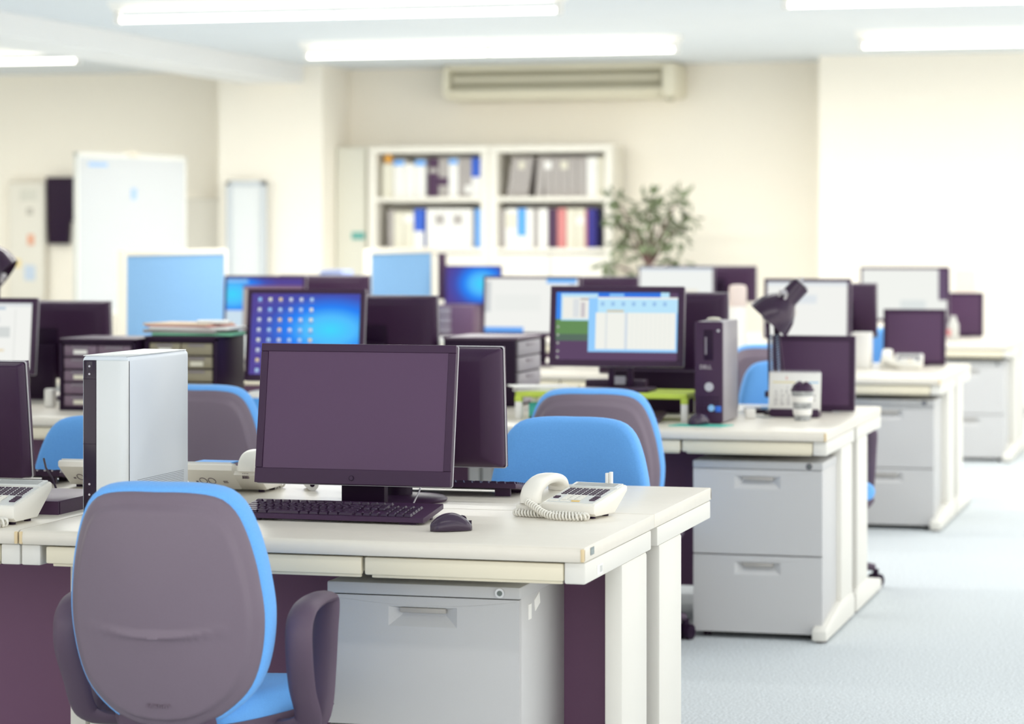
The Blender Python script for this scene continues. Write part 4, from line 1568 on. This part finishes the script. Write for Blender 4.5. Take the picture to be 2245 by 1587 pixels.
# ------------------------------------------------------------------ air conditioner
t = thing('air_conditioner', 'long cream air conditioner mounted high on the back wall', 'air conditioner', (-5.25, 20.56, 2.42), 0)
g = G()
g.box(-.93, .90, .0, .44, .26, .275, .01)
g.box(-.93, .90, .10, .44, .0, .26, .02)
g.box(-.93, -.88, .0, .44, .03, .275, .015)
g.box(-.93, .90, .0, .12, .235, .275, .015)
g.box(-.93, .90, .0, .12, .045, .075, .012)
g.build('case', ACM, t)
G().box(-.88, .86, .07, .104, .072, .24).build('recess', ACD, t)
G().box(-.85, .84, .02, .06, .145, .175, .012).build('louver', ACM, t)
G().box(.86, .97, -.03, .44, .0, .275, .03).build('end_cap', ACM, t)
G().box(.885, .94, .02, .10, -.03, .01, .008).build('drain_fitting', ACD, t)

# ------------------------------------------------------------------ left back things
t = thing('whiteboard', 'tall white rolling whiteboard at left behind the blue partition', 'whiteboard', (-7.80, 18.12, 0), math.radians(76))
L = 1.30
G().box(-L / 2 + .02, L / 2 - .02, -.012, .012, .80, 1.90).build('board_panel', mat('whiteboard_enamel', (206, 209, 210), .25, .4), t)
g = G()
g.box(-L / 2, L / 2, -.016, .016, 1.895, 1.93, .004).box(-L / 2, L / 2, -.016, .016, .77, .805, .004)
for s in (-1, 1):
    g.box(s * L / 2, s * (L / 2 - .025), -.016, .016, .77, 1.93, .004)
g.build('frame', mat('pale_board_frame', (226, 226, 218), .4, .4), t)
for s in (-1, 1):
    G().box(s * (L / 2 - .03), s * L / 2, -.02, .02, .04, .78, .004).box(s * (L / 2 - .03), s * L / 2, -.28, .28, .04, .08, .006).build('leg', MATS['pale_board_frame'], t)
g = G()
g.box(-.52, -.30, -.014, -.011, 1.83, 1.86)
g.box(-.02, .04, -.014, -.011, 1.60, 1.68)
g.build('marker_scribble', mat('pale_blue_marker', (160, 190, 226), .6, .2), t)
G().box(-.05, .05, -.03, .03, 1.91, 1.95, .006).build('top_clip', mat('tan_clip', (226, 218, 200), .5, .3), t)

t = thing('framed_board', 'narrow grey-framed board standing against the back column', 'board', (-7.715, 20.20, 0), 0)
G().box(-.13, .13, .02, .04, .4, 1.74).build('board_panel', mat('pale_grey_glass', (230, 234, 234), .3, .4), t)
g = G()
for s in (-1, 1):
    g.box(s * .165, s * .125, .0, .06, .0, 1.775, .006)
g.box(-.165, .165, .0, .06, 1.735, 1.775, .006).box(-.165, .165, 0, .06, .36, .40, .006)
g.build('frame', mat('blue_grey_frame', (206, 212, 216), .4, .4), t)

t = thing('storage_cabinet', 'pale grey cabinet in the corner right of the whiteboard', 'cabinet', (-8.20, 20.52, 0), 0)
G().box(-.22, .20, 0, .42, 0, 1.64, .004).build('body', CABG, t)
G().box(-.215, .195, -.012, .002, .05, 1.62, .003).build('door', CABG, t)
t = thing('slim_box', 'slim pale upright box between back column and left bookcase', 'cabinet', (-6.965, 20.62, 0), 0)  # upright box filling the pale strip beside the bookcase
G().box(-.13, .13, 0, .36, 0, 2.05, .004).build('body', SLIM, t)
G().box(-.125, .125, -.012, .002, .05, 2.03, .003).build('door', SLIM, t)
tag(G().box(-.055, .055, -.006, 0, -.03, .03, .002).build('teal_plate', mat('teal_plate_paint', (110, 178, 170), .6, .2)), 'small teal plate on the slim pale upright box', 'plate', loc=(-6.90, 20.605, 1.335))
t = thing('file_box', 'blurred blue box low between column and small blue partition', 'box', (-6.10, 17.6, 0), 0)
G().box(-.12, .12, 0, .3, 0, .98, .005).build('stand', SLIM, t)
G().box(-.085, .085, .02, .25, .98, 1.10, .006).build('box_body', mat('dusty_blue_box', (150, 164, 206), .6, .2), t)

t = thing('black_wall_panel', 'tall black tapered panel on the left back wall', 'wall panel', (-9.66, 20.93, 1.264), 0)
G().prism([(-.105, 0), (.075, 0), (.085, .18), (.125, .21), (.135, .565), (-.125, .565)], -.05, .02, 'y', .006).build('panel', BLACK2, t)
G().box(-.04, .04, .0, .068, .2, .4).build('wall_bracket', BLACK, t)
t = thing('notice_board', 'pale notice board with coloured notes at the left edge', 'notice board', (-9.97, 20.93, .80), 0)
G().box(-.16, .16, 0, .03, 0, .98, .004).build('board_panel', mat('notice_board_face', (238, 234, 222), .7, .2), t)
G().box(-.17, .17, .01, .05, -.02, 1.0, .004).build('frame', FRAME, t)
for lab, m_, x, z, w_, h_ in (('orange-pink note pinned on the notice board', mat('orange_note', (240, 180, 150), .8, .1), .04, .50, .06, .09), ('yellow note low on the notice board', mat('yellow_note', (244, 222, 160), .8, .1), -.09, .30, .07, .07),
                              ('pale blue sheet low on the notice board', mat('pale_blue_note', (206, 220, 236), .8, .1), .03, .22, .10, .13), ('grey round magnet on the notice board', mat('grey_magnet', (200, 196, 184), .7, .2), .03, .74, .06, .06), ('pale sheet at the top of the notice board', mat('pale_grey_note', (224, 222, 210), .8, .1), .02, .88, .16, .10)):
    tag(G().box(-w_ / 2, w_ / 2, -.004, 0, -h_ / 2, h_ / 2, .001).build('note', m_), lab, 'note', 'notes on the notice board', (-9.97 + x, 20.93, .80 + z))
tag(G().box(-.04, .04, -.004, 0, -.07, .07, .001).build('note', MATS['yellow_note']), 'pale yellow note on the wall below the black panel', 'note', loc=(-9.52, 20.995, 1.02))
tag(G().box(-.075, .075, -.004, 0, -.08, .08, .001).build('wall_paper_sheet', mat('pale_pink_sheet', (244, 226, 214), .8, .1)), 'pale pink sheet on the right wall above farthest desk', 'paper', loc=(-2.02, 20.298, 1.0))
